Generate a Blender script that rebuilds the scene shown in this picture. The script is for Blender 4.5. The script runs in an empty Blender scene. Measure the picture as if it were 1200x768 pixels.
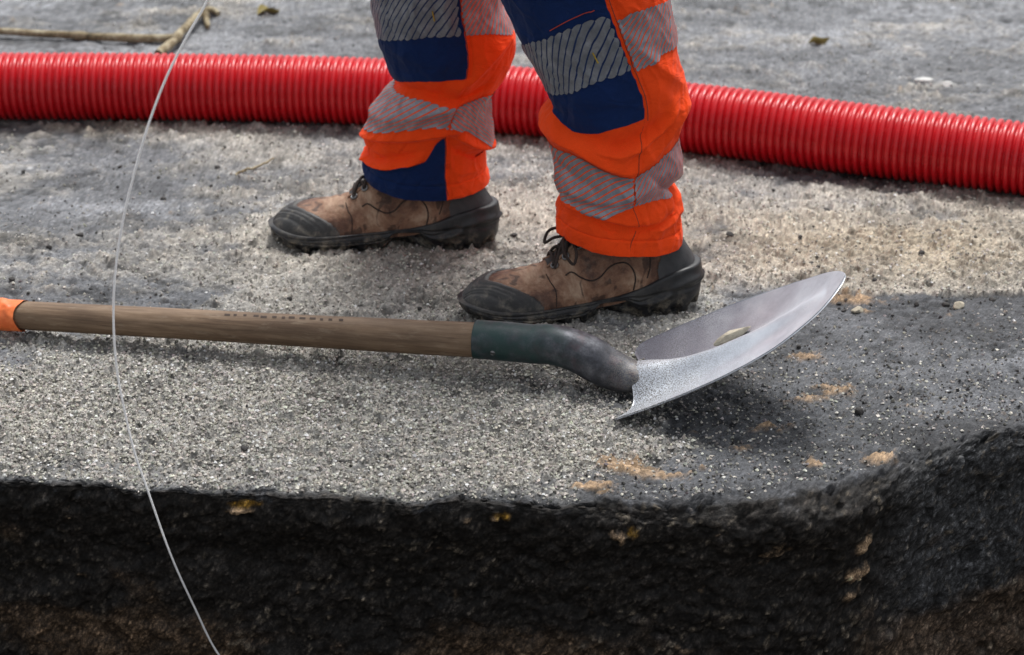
import bpy, math, random
import numpy as np
from mathutils import Vector, Matrix

scene = bpy.context.scene
COL = scene.collection
PI = math.pi
rad = math.radians

# ---- camera ----------------------------------------------------------------
TH = rad(24.0); CD = 2.89
cam = bpy.data.cameras.new("camera"); camo = bpy.data.objects.new("camera", cam); COL.objects.link(camo)
camo.location = (0, -CD*math.cos(TH), CD*math.sin(TH))
camo.rotation_euler = (PI/2 - TH, 0, 0)
cam.sensor_width = 36.0; cam.sensor_fit = 'HORIZONTAL'
cam.lens = 36.0*2574/1200
cam.clip_start = .05; cam.clip_end = 400
cam.dof.use_dof = True; cam.dof.focus_distance = 2.64; cam.dof.aperture_fstop = 6.7
scene.camera = camo

# ---- overcast daylight -----------------------------------------------------
SUN_EL, SUN_AZ = 66.0, 20.0            # light comes from beyond the worker, a little from the right
w = bpy.data.worlds.new("World"); scene.world = w; w.use_nodes = True
nt = w.node_tree; nt.nodes.clear()
sky = nt.nodes.new('ShaderNodeTexSky'); sky.sky_type = 'NISHITA'; sky.sun_disc = False
sky.sun_elevation = rad(SUN_EL); sky.sun_rotation = rad(SUN_AZ)
sky.air_density = 1.0; sky.dust_density = 4.0; sky.ozone_density = 1.0
hs = nt.nodes.new('ShaderNodeHueSaturation'); hs.inputs['Saturation'].default_value = .22
bg = nt.nodes.new('ShaderNodeBackground'); bg.inputs['Strength'].default_value = .095
wo = nt.nodes.new('ShaderNodeOutputWorld')
nt.links.new(sky.outputs[0], hs.inputs['Color']); nt.links.new(hs.outputs[0], bg.inputs['Color']); nt.links.new(bg.outputs[0], wo.inputs['Surface'])
sl = bpy.data.lights.new("sun", 'SUN'); sl.energy = 1.5; sl.angle = rad(20); sl.color = (1, .985, .955)
so = bpy.data.objects.new("sun", sl); COL.objects.link(so)
_d = Vector((math.sin(rad(SUN_AZ))*math.cos(rad(SUN_EL)), math.cos(rad(SUN_AZ))*math.cos(rad(SUN_EL)), math.sin(rad(SUN_EL))))
so.rotation_euler = (-_d).to_track_quat('-Z', 'Y').to_euler(); so.location = (0, 0, 5)

vs = scene.view_settings
vs.view_transform = 'Standard'; vs.look = 'None'; vs.gamma = 1; vs.use_curve_mapping = False
vs.exposure = 0.98
scene.render.engine = 'CYCLES'

# ---- numeric helpers -------------------------------------------------------
def pch(xs, ys):
    """smooth monotone-ish cubic interpolant"""
    xs = np.asarray(xs, float); ys = np.asarray(ys, float)
    h = np.diff(xs); d = np.diff(ys) / h
    m = np.zeros_like(xs); m[0] = d[0]; m[-1] = d[-1]
    for i in range(1, len(xs) - 1):
        if d[i-1] * d[i] > 0:
            w1 = 2*h[i] + h[i-1]; w2 = h[i] + 2*h[i-1]
            m[i] = (w1 + w2) / (w1/d[i-1] + w2/d[i])
    def f(x):
        x = np.clip(np.asarray(x, float), xs[0], xs[-1])
        i = np.clip(np.searchsorted(xs, x) - 1, 0, len(xs) - 2)
        t = (x - xs[i]) / h[i]
        return ((1+2*t)*(1-t)**2*ys[i] + t*(1-t)**2*h[i]*m[i]
                + t*t*(3-2*t)*ys[i+1] + t*t*(t-1)*h[i]*m[i+1])
    return f

def sstep(a, b, x):
    t = np.clip((x - a) / (b - a), 0, 1)
    return t*t*(3-2*t)

def _h(ix, iy, iz, seed):
    n = (ix.astype(np.int64)*374761393 + iy.astype(np.int64)*668265263
         + iz.astype(np.int64)*2147483647 + seed*1274126177) & 0xffffffff
    n = ((n ^ (n >> 13)) * 1274126177) & 0xffffffff
    n = ((n ^ (n >> 16)) * 2246822519) & 0xffffffff
    return ((n ^ (n >> 15)) & 0xffff) / 32767.5 - 1.0

def vnoise(x, y, z=None, seed=0):
    """value noise in [-1, 1]"""
    x = np.asarray(x, float); y = np.asarray(y, float)
    z = np.zeros_like(x) if z is None else np.asarray(z, float)
    fx, fy, fz = np.floor(x), np.floor(y), np.floor(z)
    tx, ty, tz = x-fx, y-fy, z-fz
    tx = tx*tx*(3-2*tx); ty = ty*ty*(3-2*ty); tz = tz*tz*(3-2*tz)
    r = 0
    flat = not np.any(tz)
    for dz in ((0,) if flat else (0, 1)):
        wz = 1 if flat else (tz if dz else 1-tz)
        for dy in (0, 1):
            wy = ty if dy else 1-ty
            for dx in (0, 1):
                wx = tx if dx else 1-tx
                r = r + _h(fx+dx, fy+dy, fz+dz, seed)*wx*wy*wz
    return r

def fbm(x, y, z=None, oct=4, seed=0, gain=.5):
    s = 0; a = 1; n = 0
    for k in range(oct):
        s = s + a*vnoise(x*2**k, y*2**k, None if z is None else z*2**k, seed+k*17)
        n += a; a *= gain
    return s / n

# ---- trouser legs ----------------------------------------------------------
# each row: height, left edge x, right edge x of the worn trouser leg (metres)
SIL_NEAR = [(0.084,.0591,.225),(0.108,.0589,.2242),(0.132,.0609,.2223),(0.144,.062,.2219),(0.156,.063,.2216),
    (0.166,.0617,.215),(0.177,.0603,.2075),(0.192,.0582,.216),(0.204,.0559,.2173),(0.216,.0535,.2186),(0.227,.0497,.2173),
    (0.239,.0454,.2159),(0.251,.04,.2172),(0.263,.0377,.2208),(0.272,.0398,.2246),(0.28,.0453,.2256),(0.289,.0541,.2259),
    (0.297,.0499,.2249),(0.309,.044,.2234),(0.332,.0329,.2172),(0.354,.0197,.2121),(0.377,.0087,.2082),(0.399,-.0022,.2042),
    (0.422,-.013,.2003),(0.47,-.030,.190),(0.56,-.050,.165),(0.72,-.072,.140),(0.90,-.085,.120)]
SIL_FAR = [(0.071,-.2083,-.0343),(0.084,-.2091,-.0367),(0.097,-.21,-.0399),(0.111,-.2109,-.0431),(0.121,-.2033,-.0452),
    (0.132,-.1993,-.042),(0.142,-.2076,-.0346),(0.155,-.2084,-.0299),(0.167,-.2057,-.029),(0.186,-.1955,-.0304),(0.203,-.1888,-.0313),
    (0.218,-.1827,-.0312),(0.233,-.1739,-.0206),(0.241,-.1678,-.0141),(0.249,-.169,-.0088),(0.262,-.1715,-.0024),(0.28,-.1764,.0036),
    (0.299,-.1822,.0059),(0.317,-.1862,0.0),(0.335,-.189,-.0071),(0.354,-.1912,-.0142),(0.42,-.188,-.018),(0.52,-.170,.012),
    (0.70,-.130,.060),(0.90,-.095,.110)]
LEGS = {
 'near': dict(sil=SIL_NEAR, y=[(0.08,.068),(0.45,.085),(0.9,.105)], ry=[(0.08,.070),(0.2,.074),(0.3,.078),(.45,.086),(.9,.092)],
              hem=lambda a: .097 + .022*np.maximum(0, -np.cos(a))**2 + .004*np.maximum(0, -np.sin(a)) + .002*np.sin(3*a+1), z0=.084),
 'far': dict(sil=SIL_FAR, y=[(0.07,.318),(0.45,.30),(0.9,.272)], ry=[(0.07,.068),(0.2,.072),(0.3,.076),(.45,.086),(.9,.092)],
              hem=lambda a: .090 + .014*np.maximum(0, -np.cos(a))**2 - .006*np.maximum(0,-np.sin(a)), z0=.071),
}

def leg_surface(which, A, Z, folds=(), crumple=1.0):
    """points of the leg cloth for angle A (-pi/2 faces the trench) and level Z"""
    L = LEGS[which]
    s = np.array(L['sil'])
    fl = pch(s[:,0], s[:,1]); fr = pch(s[:,0], s[:,2])
    fy = pch(*np.array(L['y']).T); fry = pch(*np.array(L['ry']).T)
    # the traced edges belong to the sides; front and back get the smoothed outline
    def sm(f, z):
        return sum(f(z+k) for k in (-.03,-.015,0,.015,.03))/5
    side = np.abs(np.cos(A))**3
    xl = fl(Z)*side + sm(fl, Z)*(1-side); xr = fr(Z)*side + sm(fr, Z)*(1-side)
    rx = (xr-xl)/2; cx = (xr+xl)/2; ry = fry(Z)
    e = 2/2.25
    c, sn = np.cos(A), np.sin(A)
    ux = np.sign(c)*np.abs(c)**e; uy = np.sign(sn)*np.abs(sn)**e
    n = np.stack([c/rx, sn/ry], -1); n /= np.linalg.norm(n, axis=-1)[..., None]
    d = np.zeros_like(A); dz = np.zeros_like(A)
    for pts, amp, wu, wd in folds:
        p = np.array(pts); zf = pch(p[:,0], p[:,1])(A)
        env = sstep(p[0,0]-.05, p[0,0]+.35, A)*(1-sstep(p[-1,0]-.35, p[-1,0]+.05, A))
        t = Z - zf
        g = np.where(t > 0, np.exp(-(np.abs(t)/wu)**1.6), np.exp(-(np.abs(t)/wd)**1.6))
        if p.shape[1] > 2: env = env*pch(p[:,0], p[:,2])(A)
        d += amp*env*g
        dz -= .45*abs(amp)*env*g
    q = crumple
    d = d + q*(.0026*fbm(A*2.2+Z*9, Z*26-A*1.5, seed=3+len(which), oct=3) + .0016*(1-np.abs(fbm(A*3.1-Z*14, Z*20+A*2, seed=11, oct=2)))**3
             + .0014*(1-np.abs(vnoise(A*2.4+Z*17+3, Z*15-A*2.7, seed=31)))**5 - .0013*(1-np.abs(vnoise(A*2.9-Z*19, Z*13+A*2.1+7, seed=37)))**5)
    z0 = L['z0']
    hem = L['hem'](A)
    zz = Z + (hem - z0)*(1-sstep(0, .11, Z-z0)) + dz*sstep(0,.05,Z-z0)
    P = np.stack([cx + rx*ux + n[...,0]*d, fy(Z) + ry*uy + n[...,1]*d, zz], -1)
    return P
# cloth folds: (angle, level) path, height, softness above, softness below
FOLDS = {
 'near': [
  ([(-3.9,.268,.2),(-3.2,.262,.35),(-2.2,.2514,.95),(-1.81,.236,1.15),(-1.44,.2215,.9),(-1.03,.235,.55),(-.35,.286,.5),(.3,.30,.3)], .0105, .020, .0095),
  ([(-2.75,.286),(-2.3,.275),(-1.93,.266),(-1.585,.2560),(-1.16,.272),(-.75,.290)], -.010, .011, .010),
  ([(-2.05,.265),(-1.51,.2450),(-.95,.270),(-.45,.31)], .006, .009, .005),
  ([(-2.9,.195),(-2.3,.185),(-1.7,.178),(-1.2,.192),(-.5,.206),(.1,.186)], .006, .016, .012),
  ([(-2.1,.1435),(-1.6,.1315),(-1.2,.1345),(-.6,.152),(-.1,.172)], -.008, .007, .010),
  ([(-2.9,.160),(-2.3,.157),(-1.9,.1535),(-1.44,.1405),(-.9,.146),(-.3,.161)], .007, .012, .005),
  ([(-1.25,.125),(-.8,.128),(-.3,.138),(.2,.142)], .004, .008, .006),
  ([(-1.15,.215),(-.9,.200),(-.6,.186),(-.2,.179),(.2,.176)], -.007, .009, .007),
  ([(-1.3,.40),(-.9,.36),(-.5,.33),(-.1,.315)], .005, .016, .012),
  ([(-2.6,.335),(-2.1,.318),(-1.6,.31),(-1.3,.315)], .003, .02, .012),
  ([(-3.1,.215),(-2.6,.214),(-2.2,.205),(-1.8,.19)], -.003, .01, .008),
 ],
 'far': [
  ([(-3.7,.24),(-3.1,.243),(-2.4,.2505),(-1.96,.250),(-1.4,.242),(-1.1,.246),(-.7,.258)], -.011, .008, .009),
  ([(-3.4,.212),(-2.9,.205),(-2.3,.208),(-1.894,.216),(-1.45,.228),(-1.1,.236)], .011, .012, .018),
  ([(-3.3,.165),(-2.84,.168),(-2.3,.176),(-1.75,.183),(-1.3,.192),(-.9,.196)], .009, .014, .007),
  ([(-1.5,.252),(-1.25,.262),(-1.0,.285),(-.6,.31),(-.1,.318)], .007, .018, .009),
  ([(-1.45,.236),(-1.2,.228),(-.9,.232),(-.5,.244)], -.006, .007, .007),
  ([(-1.35,.190),(-1.08,.178),(-.62,.156),(-.17,.146),(.3,.143)], .009, .010, .005),
  ([(-1.35,.172),(-1.05,.158),(-.6,.139),(-.17,.131),(.2,.13)], -.008, .006, .008),
  ([(-3.3,.128),(-2.8,.131),(-2.4,.135),(-1.85,.150),(-1.5,.165)], -.006, .006, .008),
  ([(-3.2,.112),(-2.8,.110),(-2.3,.119),(-1.9,.131),(-1.5,.146)], .007, .010, .004),
  ([(-1.2,.12),(-.9,.112),(-.4,.108),(.1,.107)], .003, .008, .006),
  ([(-2.6,.31),(-2.1,.296),(-1.6,.29),(-1.3,.30)], .003, .02, .012),
 ],
}
# sewn panels and printed tape on the legs, as outlines in (angle, level)
PANELS = {
 'near': {
  'knee_panel': [(-4.05,.60),(-1.39,.60),(-1.388,.4565),(-1.369,.443),(-1.35,.4216),(-1.285,.354),(-1.229,.288),(-1.463,.2804),(-1.81,.2697),(-2.213,.2697),(-2.6,.2814),(-3.2,.292),(-4.05,.292)],
  'band_knee': [(-4.0,.364),(-3.048,.3646),(-2.166,.3907),(-1.491,.4216),(-1.379,.4236),(-1.322,.3858),(-1.257,.352),(-1.707,.3365),(-2.129,.3201),(-2.5,.311),(-3.1,.3075),(-4.0,.3075)],
  'band_back': [(-1.294,.4158),(-1.078,.4255),(-.703,.4284),(-.188,.4265),(.5,.42),(.5,.362),(-.253,.3655),(-.722,.3646),(-1.088,.352),(-1.219,.3481),(-1.257,.3762)],
  'band_low': [(-4.0,.238),(-2.963,.2388),(-2.251,.2398),(-1.819,.2301),(-1.557,.2175),(-1.36,.2136),(-1.38,.168),(-1.641,.1556),(-1.951,.144),(-2.326,.1633),(-3.0,.160),(-4.0,.160)],
  'band_low_back': [(-1.355,.2136),(-1.078,.2243),(-.75,.2349),(-.225,.2436),(.5,.244),(.5,.178),(-.1,.174),(-.591,.1691),(-1.097,.1749),(-1.375,.168)],
 },
 'far': {
  'knee_panel': [(-4.05,.56),(-1.238,.56),(-1.238,.399),(-1.238,.356),(-1.322,.267),(-1.604,.264),(-2.007,.262),(-2.682,.254),(-3.2,.254),(-4.05,.256)],
  'band_knee': [(-4.0,.392),(-2.879,.390),(-1.25,.399),(-1.304,.329),(-1.688,.327),(-2.748,.311),(-4.0,.311)],
  'band_back': [(-1.21,.395),(-.056,.380),(.5,.378),(.5,.315),(-.094,.315),(-.807,.326),(-1.257,.328),(-1.229,.356)],
  'band_low': [(-4.0,.236),(-3.376,.236),(-2.429,.239),(-1.791,.236),(-1.397,.231),(-1.34,.231),(-1.34,.1975),(-1.585,.199),(-2.054,.191),(-2.504,.182),(-2.916,.176),(-4.0,.176)],
  'band_low_back': [(-1.335,.231),(-1.069,.233),(-.685,.235),(.5,.226),(.5,.158),(-.159,.155),(-.366,.151),(-.797,.175),(-1.191,.196),(-1.335,.1975)],
  'gusset': [(-1.379,.186),(-1.285,.144),(-1.25,.10),(-1.238,.0),(-4.0,.0),(-4.0,.104),(-2.9,.100),(-2.55,.107),(-2.251,.119),(-1.847,.134),(-1.575,.139),(-1.482,.167)],
 },
}
# tape print: direction of the strips (degrees), pitch (m)
TAPE = {('near','band_knee'):(66,.0064),('near','band_back'):(52,.0050),('near','band_low'):(33,.0066),('near','band_low_back'):(58,.0042),
        ('far','band_knee'):(60,.0068),('far','band_back'):(50,.0054),('far','band_low'):(36,.0066),('far','band_low_back'):(-38,.0046)}

# ---- mesh building ---------------------------------------------------------
def make_mesh(name, V, faces, smooth=True, uv=None, col=None):
    """faces: list of int arrays (n,3) or (n,4); uv, col per vertex"""
    V = np.asarray(V, np.float32).reshape(-1, 3)
    faces = [np.asarray(f, np.int32) for f in (faces if isinstance(faces, (list, tuple)) else [faces]) if len(f)]
    loops = np.concatenate([f.ravel() for f in faces])
    sizes = np.concatenate([np.full(len(f), f.shape[1], np.int32) for f in faces])
    starts = np.concatenate([[0], np.cumsum(sizes)[:-1]]).astype(np.int32)
    me = bpy.data.meshes.new(name)
    me.vertices.add(len(V)); me.vertices.foreach_set('co', V.ravel())
    me.loops.add(len(loops)); me.loops.foreach_set('vertex_index', loops)
    me.polygons.add(len(sizes)); me.polygons.foreach_set('loop_start', starts)
    me.update(calc_edges=True)
    me.polygons.foreach_set('use_smooth', np.full(len(sizes), smooth))
    if uv is not None:
        l = me.uv_layers.new(name='UVMap')
        l.data.foreach_set('uv', np.asarray(uv, np.float32).reshape(-1, 2)[loops].ravel())
    if col is not None:
        c = np.asarray(col, np.float32).reshape(-1, 3)
        at = me.color_attributes.new('Col', 'FLOAT_COLOR', 'POINT')
        at.data.foreach_set('color', np.concatenate([c, np.ones((len(c), 1), np.float32)], 1).ravel())
    me.validate()
    return me

def link(name, me, mat=None, parent=None, loc=None, rot=None):
    o = bpy.data.objects.new(name, me); COL.objects.link(o)
    if mat is not None and me is not None and not me.materials: me.materials.append(mat)
    if parent is not None: o.parent = parent
    if loc is not None: o.location = loc
    if rot is not None: o.rotation_euler = rot
    return o

def tag(o, label, cat, group=None):
    o['label'] = label; o['category'] = cat
    if group: o['group'] = group
    return o

def empty(name, loc, rot=(0, 0, 0)):
    return link(name, None, loc=loc, rot=rot)

def grid_faces(n, m, wrap_n=False, wrap_m=False, off=0, flip=False):
    i = np.arange(n if wrap_n else n-1); j = np.arange(m if wrap_m else m-1)
    I, J = np.meshgrid(i, j, indexing='ij'); I2 = (I+1) % n; J2 = (J+1) % m
    f = np.stack([I*m+J, I2*m+J, I2*m+J2, I*m+J2], -1).reshape(-1, 4) + off
    return f[:, ::-1] if flip else f

def tube(path, r, n=12, flat=None, caps=True, twist=0.0):
    """swept tube; r scalar or per point; flat = (ry, rz) lists override; returns V, [quads, tris]"""
    P = np.asarray(path, float); k = len(P)
    T = np.gradient(P, axis=0); T /= np.linalg.norm(T, axis=1)[:, None]
    ref = np.array([0, 0, 1.]) if abs(T[0, 2]) < .9 else np.array([0, 1., 0])
    Nn = []; prev = ref - T[0]*(ref@T[0]); prev /= np.linalg.norm(prev)
    for t in T:
        prev = prev - t*(prev@t); prev /= np.linalg.norm(prev); Nn.append(prev.copy())
    Nn = np.array(Nn); B = np.cross(T, Nn)
    a = np.linspace(0, 2*PI, n, endpoint=False)
    rz = np.broadcast_to(np.asarray(r, float), (k,)); rb = rz
    if flat is not None: rb, rz = np.asarray(flat[0], float), np.asarray(flat[1], float)
    V = P[:, None] + Nn[:, None]*(np.cos(a)[None, :, None]*rz[:, None, None]) + B[:, None]*(np.sin(a)[None, :, None]*rb[:, None, None])
    q = grid_faces(k, n, wrap_m=True, flip=True); V = V.reshape(-1, 3); f = [q]
    if caps:
        c0, c1 = len(V), len(V)+1; V = np.vstack([V, P[0], P[-1]])
        j = np.arange(n); j2 = (j+1) % n
        f.append(np.concatenate([np.stack([np.full(n, c0), j, j2], 1), np.stack([np.full(n, c1), (k-1)*n+j2, (k-1)*n+j], 1)]))
    return V, f

def combine(items):
    V = []; q = []; t = []; o = 0
    for v, fs in items:
        V.append(v)
        for f in fs:
            (q if f.shape[1] == 4 else t).append(f+o)
        o += len(v)
    return np.vstack(V), [np.vstack(x) for x in (q, t) if x]

def spline(pts, n):
    p = np.asarray(pts, float); s = np.concatenate([[0], np.cumsum(np.linalg.norm(np.diff(p, axis=0), axis=1))])
    # Catmull-Rom on chord length
    m = np.zeros_like(p); m[1:-1] = (p[2:]-p[:-2])/(s[2:]-s[:-2])[:, None]; m[0] = (p[1]-p[0])/(s[1]-s[0]); m[-1] = (p[-1]-p[-2])/(s[-1]-s[-2])
    x = np.linspace(0, s[-1], n); i = np.clip(np.searchsorted(s, x)-1, 0, len(p)-2); h = (s[i+1]-s[i]); t = ((x-s[i])/h)[:, None]; h = h[:, None]
    return (1+2*t)*(1-t)**2*p[i] + t*(1-t)**2*h*m[i] + t*t*(3-2*t)*p[i+1] + t*t*(t-1)*h*m[i+1]

def ico(sub=1):
    t = (1+5**.5)/2
    v = np.array([[-1,t,0],[1,t,0],[-1,-t,0],[1,-t,0],[0,-1,t],[0,1,t],[0,-1,-t],[0,1,-t],[t,0,-1],[t,0,1],[-t,0,-1],[-t,0,1]], float)
    f = np.array([[0,11,5],[0,5,1],[0,1,7],[0,7,10],[0,10,11],[1,5,9],[5,11,4],[11,10,2],[10,7,6],[7,1,8],[3,9,4],[3,4,2],[3,2,6],[3,6,8],[3,8,9],[4,9,5],[2,4,11],[6,2,10],[8,6,7],[9,8,1]])
    v /= np.linalg.norm(v, axis=1)[:, None]
    for _ in range(sub):
        vs_ = list(v); cache = {}; nf = []
        def mid(a, b):
            k = (min(a, b), max(a, b))
            if k not in cache:
                m = vs_[a]+vs_[b]; vs_.append(m/np.linalg.norm(m)); cache[k] = len(vs_)-1
            return cache[k]
        for a, b, c in f:
            x, y, z = mid(a, b), mid(b, c), mid(c, a); nf += [[a, x, z], [b, y, x], [c, z, y], [x, y, z]]
        v = np.array(vs_); f = np.array(nf)
    return v, f

# ---- materials -------------------------------------------------------------
class M:
    """tiny node-graph writer"""
    def __init__(s, name):
        s.m = bpy.data.materials.new(name); s.m.use_nodes = True; s.t = s.m.node_tree
        s.b = s.t.nodes['Principled BSDF']
    def n(s, kind, **kw):
        x = s.t.nodes.new(kind)
        for k, v in kw.items():
            if k in x.inputs: x.inputs[k].default_value = v
            else: setattr(x, k, v)
        return x
    def l(s, a, b): s.t.links.new(a, b)
    def coord(s, kind='Object'): return s.n('ShaderNodeTexCoord').outputs[kind]
    def scaled(s, co, sc, rot=(0, 0, 0)):
        m = s.n('ShaderNodeMapping'); m.inputs['Scale'].default_value = sc; m.inputs['Rotation'].default_value = rot
        s.l(co, m.inputs['Vector']); return m.outputs[0]
    def noise(s, co, scale, detail=3, rough=.5, dist=0):
        x = s.n('ShaderNodeTexNoise'); x.inputs['Scale'].default_value = scale; x.inputs['Detail'].default_value = detail
        x.inputs['Roughness'].default_value = rough; x.inputs['Distortion'].default_value = dist
        s.l(co, x.inputs['Vector']); return x.outputs['Fac']
    def ramp(s, fac, stops, interp='LINEAR'):
        r = s.n('ShaderNodeValToRGB'); r.color_ramp.interpolation = interp; e = r.color_ramp.elements
        while len(e) < len(stops): e.new(.5)
        for x, (p, c) in zip(e, stops):
            x.position = p; x.color = (c if not isinstance(c, (int, float)) else (c, c, c)) + (1,) if not isinstance(c, (int, float)) else (c, c, c, 1)
        s.l(fac, r.inputs[0]); return r.outputs[0]
    def math(s, op, a, b=None, clamp=False):
        x = s.n('ShaderNodeMath', operation=op); x.use_clamp = clamp
        for i, v in enumerate((a, b)):
            if v is None: continue
            if isinstance(v, (int, float)): x.inputs[i].default_value = v
            else: s.l(v, x.inputs[i])
        return x.outputs[0]
    def mix(s, f, a, b, mode='MIX'):
        x = s.n('ShaderNodeMix', data_type='RGBA', blend_type=mode)
        for i, v in ((0, f), (6, a), (7, b)):
            if isinstance(v, (int, float)): x.inputs[i].default_value = v
            elif isinstance(v, tuple): x.inputs[i].default_value = v + (1,)
            else: s.l(v, x.inputs[i])
        return x.outputs[2]
    def bump(s, h, strength=.5, dist=.001, prev=None):
        x = s.n('ShaderNodeBump'); x.inputs['Strength'].default_value = strength; x.inputs['Distance'].default_value = dist
        s.l(h, x.inputs['Height'])
        if prev is not None: s.l(prev, x.inputs['Normal'])
        s.l(x.outputs[0], s.b.inputs['Normal']); return x.outputs[0]
    def set(s, **kw):
        for k, v in kw.items():
            k = k.replace('_', ' ')
            i = s.b.inputs[k]
            if isinstance(v, (int, float)): i.default_value = v
            elif isinstance(v, tuple): i.default_value = v + (1,) if len(v) == 3 else v
            else: s.l(v, i)
        return s

MAT = {}
def mk(name):
    def deco(fn):
        x = M(name); fn(x); MAT[name] = x.m
    return deco

@mk('pavement')
def _(m):
    at = m.n('ShaderNodeVertexColor', layer_name='Col').outputs[0]; co = m.coord()
    g = m.ramp(m.noise(co, 620, 3, .65), [(.25, .55), (.5, .97), (.78, 1.4)])
    c = m.mix(1.0, at, g, 'MULTIPLY')
    v = m.n('ShaderNodeTexVoronoi', Scale=330.0); m.l(co, v.inputs['Vector'])
    c = m.mix(m.math('MULTIPLY', m.ramp(v.outputs['Color'], [(.78, 0.), (.84, 1.)]), .32), c, m.mix(1.0, c, (1.9, 1.8, 1.65), 'MULTIPLY'))
    m.set(Base_Color=c, Roughness=m.ramp(m.noise(co, 40, 3), [(.3, .62), (.7, .95)]))
    m.b.inputs['Specular IOR Level'].default_value = .3
    n1 = m.bump(m.noise(co, 420, 4, .7), .8, .0016)
    m.bump(m.noise(co, 130, 3, .6), .5, .003, n1)

@mk('trench_earth')
def _(m):
    at = m.n('ShaderNodeVertexColor', layer_name='Col').outputs[0]; co = m.coord()
    g = m.ramp(m.noise(co, 480, 4, .75), [(.3, .25), (.5, .9), (.66, 2.2), (.8, 4.5)])
    m.set(Base_Color=m.mix(1.0, at, g, 'MULTIPLY'), Roughness=m.ramp(m.noise(co, 120, 3), [(.3, .45), (.7, .9)]))
    m.b.inputs['Specular IOR Level'].default_value = .25
    n1 = m.bump(m.noise(co, 330, 4, .7), .6, .0016)
    m.bump(m.noise(co, 90, 3, .6), .4, .004, n1)

@mk('grains')
def _(m):
    at = m.n('ShaderNodeVertexColor', layer_name='Col').outputs[0]
    m.set(Base_Color=at, Roughness=.85); m.b.inputs['Specular IOR Level'].default_value = .25
    m.bump(m.noise(m.coord(), 900, 2), .5, .0006)

@mk('far_earth')
def _(m):
    co = m.coord()
    m.set(Base_Color=m.ramp(m.noise(co, 14, 6, .7), [(.3, (.02, .017, .013)), (.7, (.07, .055, .04))]), Roughness=.9)
    m.bump(m.noise(co, 40, 5, .7), 1., .02)

@mk('red_plastic')
def _(m):
    co = m.coord(); n = m.noise(co, 30, 4, .6)
    c = m.ramp(n, [(.3, (.46, .003, .009)), (.6, (.54, .005, .011)), (.8, (.50, .014, .016))])
    d = m.ramp(m.noise(co, 160, 3, .6), [(.62, 0.), (.8, 1.)])
    m.set(Base_Color=m.mix(m.math('MULTIPLY', d, .18), c, (.35, .26, .2)), Roughness=m.ramp(n, [(.3, .22), (.7, .36)]))
    m.b.inputs['Specular IOR Level'].default_value = .5
    m.bump(m.noise(co, 350, 2), .12, .0005)

def fabric(name, c, rough=.85, dirt=(.10, .07, .05), amount=.25, wv=900):
    @mk(name)
    def _(m):
        co = m.coord(); uv = m.coord('UV')
        n = m.noise(co, 22, 4, .6)
        lo = tuple(x*.86 for x in c)
        b = m.ramp(n, [(.3, lo), (.7, c)])
        st = m.ramp(m.noise(co, 55, 5, .7, .6), [(.60, 0.), (.74, 1.)])
        b = m.mix(m.math('MULTIPLY', st, amount), b, dirt)
        wx = m.n('ShaderNodeTexWave', Scale=wv/6.28); wx.bands_direction = 'X'; m.l(uv, wx.inputs[0])
        wy = m.n('ShaderNodeTexWave', Scale=wv/6.28); wy.bands_direction = 'Y'; m.l(uv, wy.inputs[0])
        wv_ = m.math('ADD', wx.outputs['Fac'], wy.outputs['Fac'])
        b = m.mix(1., b, m.ramp(m.noise(uv, 1500, 2), [(.3, .88), (.7, 1.08)]), 'MULTIPLY')
        m.set(Base_Color=b, Roughness=rough, Sheen_Weight=.04); m.b.inputs['Specular IOR Level'].default_value = .2
        n1 = m.bump(wv_, .12, .0004)
        n2 = m.bump(m.noise(co, 70, 4, .55), .35, .003, n1)
        m.bump(m.noise(m.scaled(co, (1, 1, 1.8)), 26, 3, .5, 1.2), .45, .008, n2)
fabric('orange_fabric', (1.0, .074, .006), amount=.10, dirt=(.30, .06, .02))
fabric('navy_fabric', (.003, .019, .090), amount=.22, dirt=(.04, .05, .08))

def tape(name, base, alpha_deg, pitch, gap, lift=1.):
    @mk(name)
    def _(m):
        uv = m.coord('UV'); s = m.n('ShaderNodeSeparateXYZ'); m.l(uv, s.inputs[0])
        a = rad(alpha_deg)
        ph = m.math('ADD', m.math('MULTIPLY', s.outputs[0], -math.sin(a)/pitch), m.math('MULTIPLY', s.outputs[1], math.cos(a)/pitch))
        fr = m.math('FRACT', ph)
        d = m.math('ABSOLUTE', m.math('SUBTRACT', fr, .5))               # 0 at strip middle, .5 in the gap
        k = m.ramp(d, [(.5-gap/2-.035, 1.), (.5-gap/2, 0.)])
        co = m.coord()
        w_ = m.ramp(m.noise(co, 60, 5, .65), [(.3, (.13*lift, .14*lift, .16*lift)), (.55, (.21*lift, .22*lift, .245*lift)), (.8, (.34*lift, .35*lift, .38*lift))])
        gone = m.ramp(m.noise(co, 190, 3, .7), [(.66, 1.), (.76, .35)])
        k = m.math('MULTIPLY', k, gone)
        m.set(Base_Color=m.mix(k, base, w_), Roughness=m.math('SUBTRACT', .85, m.math('MULTIPLY', k, .42)), Metallic=m.math('MULTIPLY', k, .35))
        m.b.inputs['Specular IOR Level'].default_value = .35
        n1 = m.bump(k, .5, .0006)
        m.bump(m.noise(co, 70, 4, .55), .3, .003, n1)

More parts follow.
